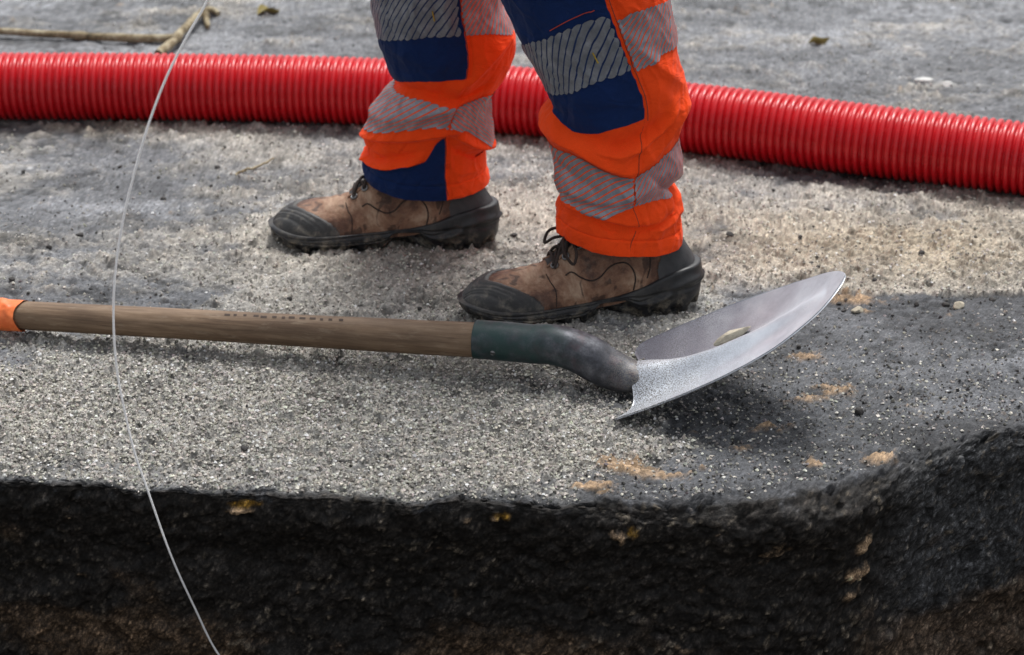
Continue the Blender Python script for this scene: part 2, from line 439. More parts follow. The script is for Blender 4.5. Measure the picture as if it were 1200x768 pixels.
@mk('leather')
def _(m):
    co = m.coord()
    n = m.noise(co, 19, 8, .72, .5)
    c = m.ramp(n, [(.28, (.026, .011, .007)), (.42, (.105, .047, .028)), (.54, (.235, .125, .075)), (.70, (.44, .31, .215))])
    st = m.ramp(m.noise(m.scaled(co, (1, 1.3, .8)), 40, 2, .5, .8), [(.55, 0.), (.60, 1.)])
    c = m.mix(m.math('MULTIPLY', st, .75), c, (.03, .013, .009))
    du = m.ramp(m.noise(co, 120, 5, .7), [(.50, 0.), (.72, 1.)])
    c = m.mix(m.math('MULTIPLY', du, .22), c, (.36, .28, .21))
    m.set(Base_Color=c, Roughness=m.ramp(n, [(.3, .48), (.7, .75)])); m.b.inputs['Specular IOR Level'].default_value = .4
    n1 = m.bump(m.noise(co, 420, 3, .6), .35, .0008)
    m.bump(m.noise(co, 60, 4, .6), .4, .003, n1)

@mk('boot_rubber')
def _(m):
    co = m.coord(); s = m.n('ShaderNodeSeparateXYZ'); m.l(co, s.inputs[0])
    n = m.noise(co, 60, 5, .7)
    c = m.ramp(n, [(.3, (.006, .0065, .008)), (.6, (.016, .017, .020)), (.85, (.040, .041, .043))])
    mud = m.math('MULTIPLY', m.ramp(s.outputs[2], [(.0, 1.), (.011, .75), (.03, .12), (.05, .03)]), m.ramp(m.noise(co, 60, 5, .75), [(.47, 0.), (.66, 1.)]))
    c = m.mix(mud, c, (.27, .23, .17))
    m.set(Base_Color=c, Roughness=m.math('ADD', m.ramp(n, [(.3, .36), (.8, .62)]), m.math('MULTIPLY', mud, .3), True))
    n1 = m.bump(m.noise(co, 500, 3), .25, .0006)
    m.bump(mud, .6, .0018, n1)

@mk('toe_rubber')
def _(m):
    co = m.coord(); n = m.noise(co, 45, 5, .7, .3)
    c = m.ramp(n, [(.34, (.012, .012, .013)), (.54, (.030, .030, .030)), (.66, (.11, .10, .085)), (.80, (.28, .24, .19))])
    m.set(Base_Color=c, Roughness=m.ramp(n, [(.3, .38), (.8, .8)]))
    m.bump(m.noise(co, 320, 4, .6), .4, .001)

@mk('grey_rubber')
def _(m):
    co = m.coord(); n = m.noise(co, 50, 4, .6)
    m.set(Base_Color=m.ramp(n, [(.3, (.022, .023, .026)), (.7, (.055, .055, .058))]), Roughness=.6)
    m.bump(m.noise(co, 300, 3), .3, .0008)

def plain(name, c, rough, metal=0., bump=.2, var=.7, scale=80):
    @mk(name)
    def _(m):
        co = m.coord(); n = m.noise(co, scale, 4, .65)
        m.set(Base_Color=m.ramp(n, [(.3, tuple(x*var for x in c)), (.7, c)]), Roughness=rough, Metallic=metal)
        m.bump(m.noise(co, scale*5, 3), bump, .0006)
plain('lace_cord', (.030, .017, .012), .8, bump=.5, scale=300)
plain('tongue_cloth', (.045, .042, .042), .85, bump=.4, scale=200)
plain('eyelet_metal', (.22, .22, .22), .38, .9)
plain('white_line', (.88, .88, .89), .35, var=.95)
_wl = MAT['white_line'].node_tree.nodes['Principled BSDF']; _wl.inputs['Subsurface Weight'].default_value = 1; _wl.inputs['Subsurface Radius'].default_value = (1, 1, 1); _wl.inputs['Subsurface Scale'].default_value = .004
plain('seam_dark', (.025, .013, .009), .7)
plain('burnt_mark', (.05, .030, .020), .8)
plain('seam_thread', (.30, .04, .015), .8)
plain('thread_yellow', (.55, .38, .03), .7)
plain('thread_orange', (.55, .05, .01), .8)
plain('chip_white', (.62, .62, .60), .7)
plain('stone_dark', (.045, .042, .040), .8, bump=.6, scale=200)
plain('stone_pale', (.50, .45, .35), .85, bump=.6, scale=160)
plain('sand_ochre', (.48, .27, .12), .95, bump=.9, scale=200)
plain('leaf_dry', (.26, .21, .06), .75, bump=.4)
plain('pipe_inside', (.02, .02, .022), .6)

@mk('wood')
def _(m):
    co = m.coord(); g = m.scaled(co, (.05, 1, 1))
    n = m.noise(g, 240, 6, .7, .4); b = m.noise(m.scaled(co, (.35, 1, 1)), 26, 4, .6)
    c = m.ramp(n, [(.28, (.085, .052, .032)), (.5, (.18, .118, .073)), (.72, (.27, .19, .125))])
    c = m.mix(m.ramp(b, [(.35, .5), (.62, 0.)]), c, (.07, .042, .026))
    w_ = m.ramp(m.noise(m.scaled(co, (.25, 1, 1)), 120, 5, .7), [(.56, 0.), (.78, 1.)])
    c = m.mix(m.math('MULTIPLY', w_, .5), c, (.36, .29, .21))
    m.set(Base_Color=c, Roughness=.62); m.b.inputs['Specular IOR Level'].default_value = .35
    m.bump(n, .35, .0008)

@mk('orange_sleeve')
def _(m):
    co = m.coord(); n = m.noise(co, 60, 4, .6)
    m.set(Base_Color=m.ramp(n, [(.3, (.72, .13, .025)), (.7, (.88, .22, .06))]), Roughness=.42)
    m.bump(n, .4, .002)

@mk('socket_paint')
def _(m):
    co = m.coord(); s = m.n('ShaderNodeSeparateXYZ'); m.l(co, s.inputs[0])
    n = m.noise(co, 38, 6, .7, .3)
    worn = m.math('ADD', m.ramp(s.outputs[0], [(0., 0.), (.0, 0.), (1., 0.)]), m.ramp(n, [(.42, 0.), (.60, 1.)]))
    # paint has gone from the crank forward
    f = m.math('MULTIPLY', m.math('ADD', s.outputs[0], .135), 14., True)
    k = m.math('ADD', m.math('MULTIPLY', worn, .55), f, True)
    steel = m.ramp(m.noise(co, 70, 5, .7), [(.3, (.022, .023, .029)), (.5, (.055, .058, .070)), (.75, (.15, .155, .175))])
    rust = m.ramp(m.noise(co, 55, 4, .6), [(.55, 0.), (.75, .7)])
    steel = m.mix(rust, steel, (.085, .05, .06))
    c = m.mix(k, (.007, .034, .033), steel)
    du = m.math('MULTIPLY', m.ramp(m.noise(co, 650, 3, .7), [(.45, 0.), (.6, 1.)]), m.math('MULTIPLY', m.math('ADD', s.outputs[0], .055), 18., True), True)
    c = m.mix(du, c, (.20, .18, .155))
    m.set(Base_Color=c, Roughness=.5, Metallic=m.math('MULTIPLY', k, .35))
    m.bump(m.noise(co, 260, 4), .3, .0008)

@mk('blade_steel')
def _(m):
    co = m.coord(); n = m.noise(co, 26, 5, .65)
    c = m.ramp(n, [(.25, (.44, .47, .53)), (.55, (.60, .64, .70)), (.8, (.74, .77, .81))])
    sp = m.ramp(m.noise(co, 700, 3, .7), [(.44, 0.), (.60, 1.)])
    low = m.n('ShaderNodeSeparateXYZ'); m.l(co, low.inputs[0])
    nb = m.math('SUBTRACT', 1., m.math('MULTIPLY', low.outputs[0], 7.), True)         # earth clings near the socket
    dirt = m.math('MULTIPLY', sp, m.math('ADD', m.math('MULTIPLY', nb, .95), m.math('MULTIPLY', m.ramp(m.noise(co, 14, 4), [(.45, 0.), (.7, 1.)]), .45)), True)
    c = m.mix(dirt, c, (.10, .092, .082))
    wing_shade = m.math('MULTIPLY', m.math('MULTIPLY', m.math('ADD', low.outputs[1], -.012), 40., True), m.math('SUBTRACT', 1.05, m.math('MULTIPLY', low.outputs[0], 4.6), True), True)
    c = m.mix(m.math('MULTIPLY', wing_shade, m.ramp(n, [(.2, .95), (.8, .6)])), c, (.11, .105, .13))   # shade of the far wing painted into the steel colour
    m.set(Base_Color=c, Metallic=m.math('SUBTRACT', .38, m.math('MULTIPLY', dirt, .35)), Roughness=m.math('ADD', m.ramp(m.noise(m.scaled(co, (.2, 1, 1)), 300, 4, .7), [(.3, .28), (.7, .44)]), m.math('MULTIPLY', dirt, .35), True))
    m.bump(m.noise(m.scaled(co, (.15, 1, 1)), 500, 3), .10, .0005)

@mk('bark')
def _(m):
    co = m.coord(); n = m.noise(co, 45, 5, .7)
    m.set(Base_Color=m.ramp(n, [(.3, (.04, .030, .016)), (.46, (.20, .155, .085)), (.68, (.45, .40, .28))]), Roughness=.85)
    m.bump(m.noise(co, 120, 4), .6, .002)


# ---- pavement slab with its dug edge ---------------------------------------
rng = np.random.default_rng(7)
EDGE = pch([-80,-1.3,-.58,-.45,-.27,-.12,0,.06,.142,.22,.30,.36,.42,.47,.53,.612,.80,1.3,80],
           [-.40,-.40,-.428,-.440,-.462,-.476,-.478,-.490,-.497,-.500,-.494,-.476,-.432,-.388,-.345,-.305,-.245,-.15,-.15])
RND = pch([-80,-.6,0,.15,.30,.45,.62,80], [.008,.008,.011,.022,.042,.034,.018,.018])

def G(x, y, cx, cy, rx, ry): return np.exp(-((x-cx)/rx)**2-((y-cy)/ry)**2)

def geo(a, b, first, grow):
    r = [a]; s = first
    while r[-1] < b: r.append(r[-1]+s); s *= grow
    return np.array(r)

xr_ = np.concatenate([np.arange(0, .72, .0026), np.arange(.72, 1.20, .006), geo(1.20, 90, .012, 1.28)])
XS = np.concatenate([-xr_[:0:-1], xr_])
DS = np.concatenate([np.arange(0, .72, .0025), np.arange(.72, 1.95, .0062), geo(1.95, 110, .012, 1.25)])[::-1]
NARC = 30
FS = np.concatenate([np.arange(.003, .30, .003), np.arange(.30, .62, .012)])
nx = len(XS); nr = len(DS)+NARC+len(FS)
X = np.broadcast_to(XS[:, None], (nx, nr)).copy()
jag = (.013*fbm(XS*9, XS*0+3.3, oct=2, seed=5) + .012*fbm(XS*26, XS*0+1.7, oct=3, seed=9))*(np.abs(XS) < 3)
ye = EDGE(XS); rr = RND(XS)
Y = np.zeros((nx, nr)); Z = np.zeros((nx, nr)); NY = np.zeros((nx, nr)); NZ = np.zeros((nx, nr)); S = np.zeros((nx, nr))
nd = len(DS)
wgt = 1-sstep(.2, 1.2, DS)
Y[:, :nd] = (ye+rr)[:, None]*wgt + (-.42)*(1-wgt) + DS; NZ[:, :nd] = 1; S[:, :nd] = -DS
ar = (np.arange(NARC)+1)/NARC*PI/2
Y[:, nd:nd+NARC] = (ye+rr)[:, None]-rr[:, None]*np.sin(ar); Z[:, nd:nd+NARC] = -rr[:, None]*(1-np.cos(ar))
NY[:, nd:nd+NARC] = -np.sin(ar); NZ[:, nd:nd+NARC] = np.cos(ar); S[:, nd:nd+NARC] = rr[:, None]*ar
Y[:, nd+NARC:] = ye[:, None] + .0*FS; Z[:, nd+NARC:] = -rr[:, None]-FS; NY[:, nd+NARC:] = -1
S[:, nd+NARC:] = rr[:, None]*PI/2+FS
Y += jag[:, None]*np.exp(-(np.maximum(S, 0)/.028)**2-(np.minimum(S, 0)/.10)**2)      # broken rim
# coordinates that run on over the edge
e0 = EDGE(XS)
Ys = (e0+rr)[:, None]*wgt + (-.42)*(1-wgt) + DS
U = X; T = np.concatenate([Ys, (e0+rr)[:, None]-S[:, nd:]], 1)
Y0 = np.concatenate([Ys, (e0+rr)[:, None]-rr[:, None]*np.sin(ar), np.broadcast_to(e0[:, None], (nx, len(FS)))], 1); Z0_ = Z.copy()
def NF(su, st, **kw):
    """noise over the slab: flat on the pavement, solid over the rim and down the face"""
    return np.concatenate([fbm(U[:, :nd]*su, Y0[:, :nd]*st, **kw), fbm(U[:, nd:]*su, Y0[:, nd:]*st, Z0_[:, nd:]*st, **kw)], 1)
UA = np.concatenate([[0], np.cumsum(np.hypot(np.diff(XS), np.diff(e0)))])
top = np.clip(1-(S-.2*rr[:, None])/(.2*rr[:, None]+.006), 0, 1)          # 1 on the pavement, 0 on the face
near = (1-sstep(1.6, 2.6, Y))*(1-sstep(1.1, 1.5, np.abs(X)))

def sandiness(x, y, e):
    s = .56 + .36*G(x, y, -.28, -.27, .55, .17) + .28*G(x, y, -.02, .30, .30, .26) + .42*G(x, y, .55, .27, .34, .15) + .22*G(x, y, -.12, .05, .35, .16)
    s = s - .42*G(x, y, -.66, .42, .30, .26) - .26*G(x, y, -.62, .07, .25, .10) - .20*G(x, y, .28, .30, .14, .10)
    lim = .105 + .02*fbm(x*12, y*3, oct=3, seed=41)
    s = s - .80*sstep(.16, .40, x - .25*y + .03*fbm(x*8, y*8, oct=2, seed=2))*(1-sstep(lim-.012, lim+.012, y))
    s = s - .34*sstep(.80, 1.0, y+.1*x) - .55*sstep(-.10, .20, x)*(1-sstep(.03, .13, y-e))
    s = s - .15*(1-sstep(.002, .012, y-e))
    return s
sand = sandiness(X, T, e0[:, None])
nz_mid = NF(7, 10, oct=4, seed=21); nz_f = NF(55, 62, oct=3, seed=22, gain=.7); nz_g = NF(260, 260, oct=1, seed=23); nz_g2 = NF(150, 150, oct=1, seed=33)
sraw = sand + .50*nz_mid + .30*nz_f + .22*NF(19, 26, oct=3, seed=24)
smask = sstep(.22, .78, sraw)*top
# ochre sand patches: x, y on the top (or z on the face), radii
PATCH_TOP = [(.128,-.400,.045,.024,1.),(.165,-.415,.05,.014,.9),(.088,-.452,.024,.012,.9),(.105,-.47,.02,.012,.8),(.425,-.372,.020,.016,1.),(.270,-.352,.017,.012,.8),(.35,-.40,.022,.012,.7),
             (.375,-.090,.024,.018,.8),(.400,-.190,.030,.022,.8),(.360,-.215,.03,.016,.6),(.455,.090,.040,.020,1.),(.47,.052,.014,.008,.7),(.30,-.30,.03,.016,.5)]
PATCH_FACE = [(.405,-.085,.012,.012,1.),(.395,-.118,.010,.008,.9),(.41,-.125,.011,.010,.9),(.398,-.15,.012,.010,.7),(-.31,-.020,.020,.005,.9),(-.02,-.018,.008,.006,.9),(.12,-.035,.010,.008,.9),(-.05,-.02,.01,.005,.6),(.30,-.06,.03,.02,.4)]
ochre = np.zeros_like(X)
for cx, cy, rx_, ry_, k in PATCH_TOP:
    ochre = np.maximum(ochre, k*G(X, T, cx, cy, rx_, ry_)*(top > 0))
for cx, cz, rx_, rz_, k in PATCH_FACE:
    ochre = np.maximum(ochre, k*G(X, Z, cx, cz, rx_, rz_)*(S > 0))
och = .95*sstep(.34, .85, ochre + .55*nz_f + .25*nz_g)
# relief
lumpy = np.maximum(0, NF(52, 56, oct=3, seed=34, gain=.75)*1.5-.10)
grain = (.0014*nz_g + .0017*nz_g2 + .0020*nz_f + .0062*lumpy)
h_top = .0035*nz_mid*near + (.0022*smask + grain*(.55+1.15*smask))*near + .004*och*(.6+.4*nz_g)
h_top = h_top - .004*sstep(.35, .75, NF(16, 18, oct=2, seed=55))*near*(1-smask) - .0030*sstep(.18, .62, NF(38, 46, oct=3, seed=91, gain=.7))*near
def cells(x, y, seed):
    ix, iy = np.floor(x), np.floor(y); best = np.full(x.shape, 9.); val = np.zeros(x.shape)
    for dx in (-1, 0, 1):
        for dy in (-1, 0, 1):
            cx_, cy_ = ix+dx, iy+dy; z_ = np.zeros_like(cx_)
            px_ = cx_+.5+.45*_h(cx_, cy_, z_, seed); py_ = cy_+.5+.45*_h(cx_, cy_, z_, seed+5)
            d_ = np.hypot(x-px_, y-py_); b_ = d_ < best
            best = np.where(b_, d_, best); val = np.where(b_, _h(cx_, cy_, z_, seed+9), val)
    return best, val
j0 = nd-26                                                # chipped aggregate shows on the cut and just behind it
Ua, Sa = np.broadcast_to(UA[:, None], X.shape)[:, j0:]-UA[nx//2], -S[:, j0:]
Uf, Tf = Ua+.006*fbm(Ua*60, Sa*60, oct=2, seed=77), Sa+.006*fbm(Ua*60+9, Sa*60, oct=2, seed=78)
chip = np.zeros_like(X); chipv = np.zeros_like(X); chips = np.zeros_like(X)
d1, v1 = cells(Uf*34, Tf*38, 101); d2, v2 = cells(Uf*95, Tf*100, 131); d3, v3 = cells(Uf*190, Tf*200, 151)
chip[:, j0:] = .0050*v1+.0030*(.5-d1) + .0026*v2+.0022*(.5-d2) + .0012*v3+.0012*(.5-d3); chipv[:, j0:] = v2; chips[:, j0:] = v3
lump = 1-np.abs(NF(13, 15, oct=4, seed=61, gain=.6))
h_face = (.018*NF(5, 6, oct=3, seed=60) + .010*(lump-.6) + .65*chip)*near + .006*och
edgez = np.exp(-((S-.008)/(.010+.3*rr[:, None]))**2)*near
H = h_top*top + h_face*(1-top) + edgez*(.8*chip)*(top > 0) + edgez*.003*nz_mid
sl_ = np.gradient(e0, XS)[:, None]*near
X = X - NY*H*sl_/np.sqrt(1+sl_**2); Y = Y + NY*H/np.sqrt(1+sl_**2); Z = Z + NZ*H
# undercut below the hard crust
Y = Y + .018*sstep(.02, .10, -Z)*near
# slab colour, with shade painted into the pits and raised lumps lightened
pit_shade = sstep(.18, .62, NF(38, 46, oct=3, seed=91, gain=.7)); clump = NF(14, 20, oct=3, seed=92)
rnd = np.exp(((.25+.28*(1-top))*rng.standard_normal(X.shape) + .34*clump - .70*pit_shade*top - .45*sstep(.15, .5, NF(9, 13, oct=4, seed=93, gain=.65))*top + .25*np.clip(lumpy, 0, .8))*near)
c_sand = np.array([.285, .276, .258]); c_tan = np.array([.37, .315, .24]); c_as = np.array([.088, .092, .100]); c_as2 = np.array([.145, .150, .160]); c_dark = np.array([.022, .022, .024])
mott = NF(3.2, 9, oct=4, seed=88); sraw = None
warm = np.clip(.9*G(X, T, .58, .27, .35, .16) + .35*G(X, T, .0, .35, .4, .2) + .55*G(X, T, -.75, .80, .22, .06) + .25*nz_mid, 0, 1)[..., None]
pale = np.clip(sstep(.6, 1.0, T) + .8*G(X, T, -.62, .42, .35, .35) + .3*nz_f, 0, 1)[..., None]
cs = c_sand*(1-warm) + c_tan*warm; ca = (c_as*(1-pale) + c_as2*pale)*np.exp(.55*mott)[..., None]
col = cs*smask[..., None] + ca*(1-smask[..., None])
dk = np.clip(sstep(-.05, .25, X)*(1-sstep(.0, .12, T-e0[:, None])) + .5*(1-sstep(.0, .008, T-e0[:, None])), 0, 1)*(1-smask)
col = col*(1-.72*dk[..., None]) + c_dark*.72*dk[..., None]
# face: bituminous layers over brown stony earth
br = sstep(-.05, .45, 1.3*NF(6, 8, oct=5, seed=71, gain=.62) + .20*sstep(.05, .24, -Z+.05*nz_mid)-.36 + .5*G(X, Z, -.5, -.21, .14, .05) + .5*G(X, Z, .02, -.20, .16, .05) + .8*G(X, Z, .55, -.265, .16, .05))[..., None]
grey = (sstep(.40, .50, X)*.9)[..., None]  # right-hand face painted lighter, as the turned plane that catches more light
c_br = np.array([.070, .046, .028]); c_bl = np.array([.0125, .0108, .0095]); c_gr = np.array([.040, .041, .043])
cf = c_bl*(1-grey)+c_gr*grey; cf = cf*(1-.75*br)+c_br*.75*br
cf = cf*np.exp(.45*chipv+.40*chips)[..., None]
speck = (sstep(.78, .92, chips)*.75*sstep(-.3, .5, nz_mid+.3*chipv))[..., None]
cf = cf*(1-speck) + np.array([.12, .10, .075])*speck
tp = sstep(0, 1, top)[..., None]
col = col*tp + cf*(1-tp)
oc = np.array([.34, .235, .145])*(1-.25*nz_g[..., None])
col = col*(1-och[..., None]) + oc*och[..., None]
bl = (edgez*sstep(.15, .5, nz_f)*.3)[..., None]; col = col*(1-bl) + np.array([.10, .11, .13])*bl
yel = (.4*sstep(.4, .9, np.maximum.reduce([G(X, Z, -.30, -.012, .025, .006), G(X, Z, -.012, -.014, .012, .006), G(X, Z, .135, -.03, .009, .008)])*(S > 0)+.30*nz_g))[..., None]
col = col*(1-yel)+np.array([.45, .24, .02])*yel
col = np.clip(col*rnd[..., None], .002, .8)

P = np.stack([X, Y, Z], -1)
cut = nd + 15
me = make_mesh('pavement', P[:, :cut+1].reshape(-1, 3), grid_faces(nx, cut+1, flip=True), col=col[:, :cut+1].reshape(-1, 3))
o = link('pavement', me, MAT['pavement']); o['kind'] = 'structure'; o['label'] = 'sandy grey asphalt pavement ending at a broken trench edge'
me = make_mesh('trench_wall', P[:, cut:].reshape(-1, 3), grid_faces(nx, nr-cut, flip=True), col=col[:, cut:].reshape(-1, 3))
o = link('trench_wall', me, MAT['trench_earth']); o['kind'] = 'structure'; o['label'] = 'dark dug trench wall of asphalt over brown stony earth'

# trench floor and the bank on the photographer's side
def sheet(name, x0, x1, pts, mat, label):
    xs = np.concatenate([-geo(.2, x1, .2, 1.35)[::-1], geo(.2, x1, .2, 1.35)]); p = np.array(pts)
    V = np.stack([np.broadcast_to(xs[:, None], (len(xs), len(p))), np.broadcast_to(p[:, 0], (len(xs), len(p))), np.broadcast_to(p[:, 1], (len(xs), len(p)))], -1).copy()
    V[..., 2] += .02*fbm(V[..., 0]*3, V[..., 1]*3, oct=3, seed=3)
    o = link(name, make_mesh(name, V.reshape(-1, 3), grid_faces(len(xs), len(p))), MAT[mat]); o['kind'] = 'structure'; o['label'] = label
sheet('trench_floor', -80, 80, [(-1.32, -.58), (-1.0, -.58), (-.7, -.58), (-.4, -.58), (-.1, -.58)], 'far_earth', 'brown earth floor of the open trench')
sheet('ground', -80, 80, [(-110, -.04), (-30, -.04), (-8, -.04), (-4, -.04), (-2, -.04), (-1.45, -.05), (-1.36, -.07), (-1.33, -.2), (-1.31, -.65)], 'far_earth', 'bare brown ground on the other side of the trench')

# loose grains lying on the slab
def grains(name, count, weight, size, colfn, label, seed):
    r = np.random.default_rng(seed)
    p = weight.ravel(); p = p/p.sum()
    idx = r.choice(p.size, count, replace=True, p=p)
    pos = P.reshape(-1, 3)[idx] + np.column_stack([r.uniform(-.0013, .0013, (count, 2)), np.zeros(count)])
    base = np.array([[1,0,0],[-1,0,0],[0,1,0],[0,-1,0],[0,0,1],[0,0,-1]], float)
    f0 = np.array([[0,2,4],[2,1,4],[1,3,4],[3,0,4],[2,0,5],[1,2,5],[3,1,5],[0,3,5]])
    s = size(r, count)
    v = base[None]*r.uniform(.55, 1.25, (count, 6, 1)) + r.uniform(-.25, .25, (count, 6, 3))
    a = r.uniform(0, 2*PI, count); ca_, sa_ = np.cos(a), np.sin(a)
    v = np.stack([v[..., 0]*ca_[:, None]-v[..., 1]*sa_[:, None], v[..., 0]*sa_[:, None]+v[..., 1]*ca_[:, None], v[..., 2]*.85], -1)
    v = v*s[:, None, None] + pos[:, None] + np.array([0, 0, 1])*s[:, None, None]*.35
    f = (f0[None]+6*np.arange(count)[:, None, None]).reshape(-1, 3)
    c = np.repeat(colfn(r, count, idx), 6, axis=0)
    o = link(name, make_mesh(name, v.reshape(-1, 3), [f], smooth=False, col=c), MAT['grains'])
    tag(o, label, 'grit'); o['kind'] = 'stuff'
cell = np.gradient(XS)[:, None]*np.abs(np.gradient(np.where(np.arange(nr)[None] < nd, Y, (ye+rr)[:, None]-S), axis=1))
view = near*(np.abs(X) < .62+.25*np.clip(T+.45, 0, 2))
dens = cell*view*(S < .003)/(1+np.clip(T+.2, 0, 3)*2.2)**2
tint = lambda r, n, c, v: np.clip(np.array(c)*np.exp(v*r.standard_normal((n, 1)))*(1+.03*r.standard_normal((n, 3))), .004, .75)
grains('sand_grains', 90000, dens*(smask+.06)*(1-.9*och)*(1+1.2*(T < -.05)), lambda r, n: .0008+.0022*r.random(n)**2.4, lambda r, n, i: tint(r, n, (.40, .38, .34), .42), 'fine pale sand grains strewn over the pavement', 3)
grains('asphalt_crumbs', 12000, dens*(1-.9*och)*(.25+.8*(1-smask)), lambda r, n: .0008+.0022*r.random(n)**3.5, lambda r, n, i: tint(r, n, (.11, .105, .10), .75), 'fine dark asphalt grit strewn over the pavement', 4)

def ground_z(x, y):
    i = np.clip(np.searchsorted(XS, x), 0, nx-1); j = np.argmin(np.abs(P[i, :nd+NARC, 1]-y)); return P[i, j, 2]

# ---- red corrugated duct ---------------------------------------------------
def build_pipe():
    R0 = .056; pitch = .0121
    path = spline([(-1.95,.83,R0),(-1.4,.852,R0),(-.852,.861,R0),(-.539,.856,R0),(-.24,.833,R0),(.028,.779,R0),(.286,.696,R0),(.53,.597,R0),(.775,.502,R0),(1.1,.36,R0),(1.5,.16,R0)], 700)
    s = np.concatenate([[0], np.cumsum(np.linalg.norm(np.diff(path, axis=0), axis=1))])
    prof = [(0.00, -.0065), (.10, -.0064), (.20, -.0030), (.27, -.0010), (.38, -.0001), (.5, .0002), (.66, -.0001), (.77, -.0010), (.84, -.0030), (.94, -.0062)]
    nring = int(s[-1]/pitch)
    ss = np.array([(k+a)*pitch for k in range(nring) for a, _ in prof]); rr_ = np.array([R0+b for k in range(nring) for _, b in prof])
    C_ = np.stack([np.interp(ss, s, path[:, i]) for i in range(3)], 1)
    V, f = tube(C_, rr_, 40, caps=False)
    me = make_mesh('drain_pipe', V, f); o = link('drain_pipe', me, MAT['red_plastic'])
    tag(o, 'red corrugated plastic duct pipe lying curved behind the worker', 'pipe')
    V, f = tube(C_[::20], R0-.009, 24, caps=False)
    link('inner_wall', make_mesh('inner_wall', V, [x[:, ::-1] for x in f]), MAT['pipe_inside'], o)
build_pipe()

# ---- the worker ------------------------------------------------------------
PERS = Vector((.0, .19, 0))
person = empty('person', PERS)
tag(person, 'worker in orange and navy high visibility trousers and brown muddy work boots', 'person')
POFF = np.array(PERS)

def in_poly(poly, x, y):
    p = np.array(poly); r = np.zeros(x.shape, bool)
    for (x1, y1), (x2, y2) in zip(p, np.roll(p, -1, 0)):
        if y1 == y2: continue
        r ^= ((y1 > y) != (y2 > y)) & (x < (x2-x1)*(y-y1)/(y2-y1)+x1)
    return r

def poly_dist(poly, x, y):
    p = np.array(poly); d = np.full(x.shape, 1e9)
    for a, b in zip(p, np.roll(p, -1, 0)):
        v = b-a; t = np.clip(((x-a[0])*v[0]+(y-a[1])*v[1])/(v@v+1e-12), 0, 1)
        d = np.minimum(d, np.hypot(x-a[0]-t*v[0], y-a[1]-t*v[1]))
    return d

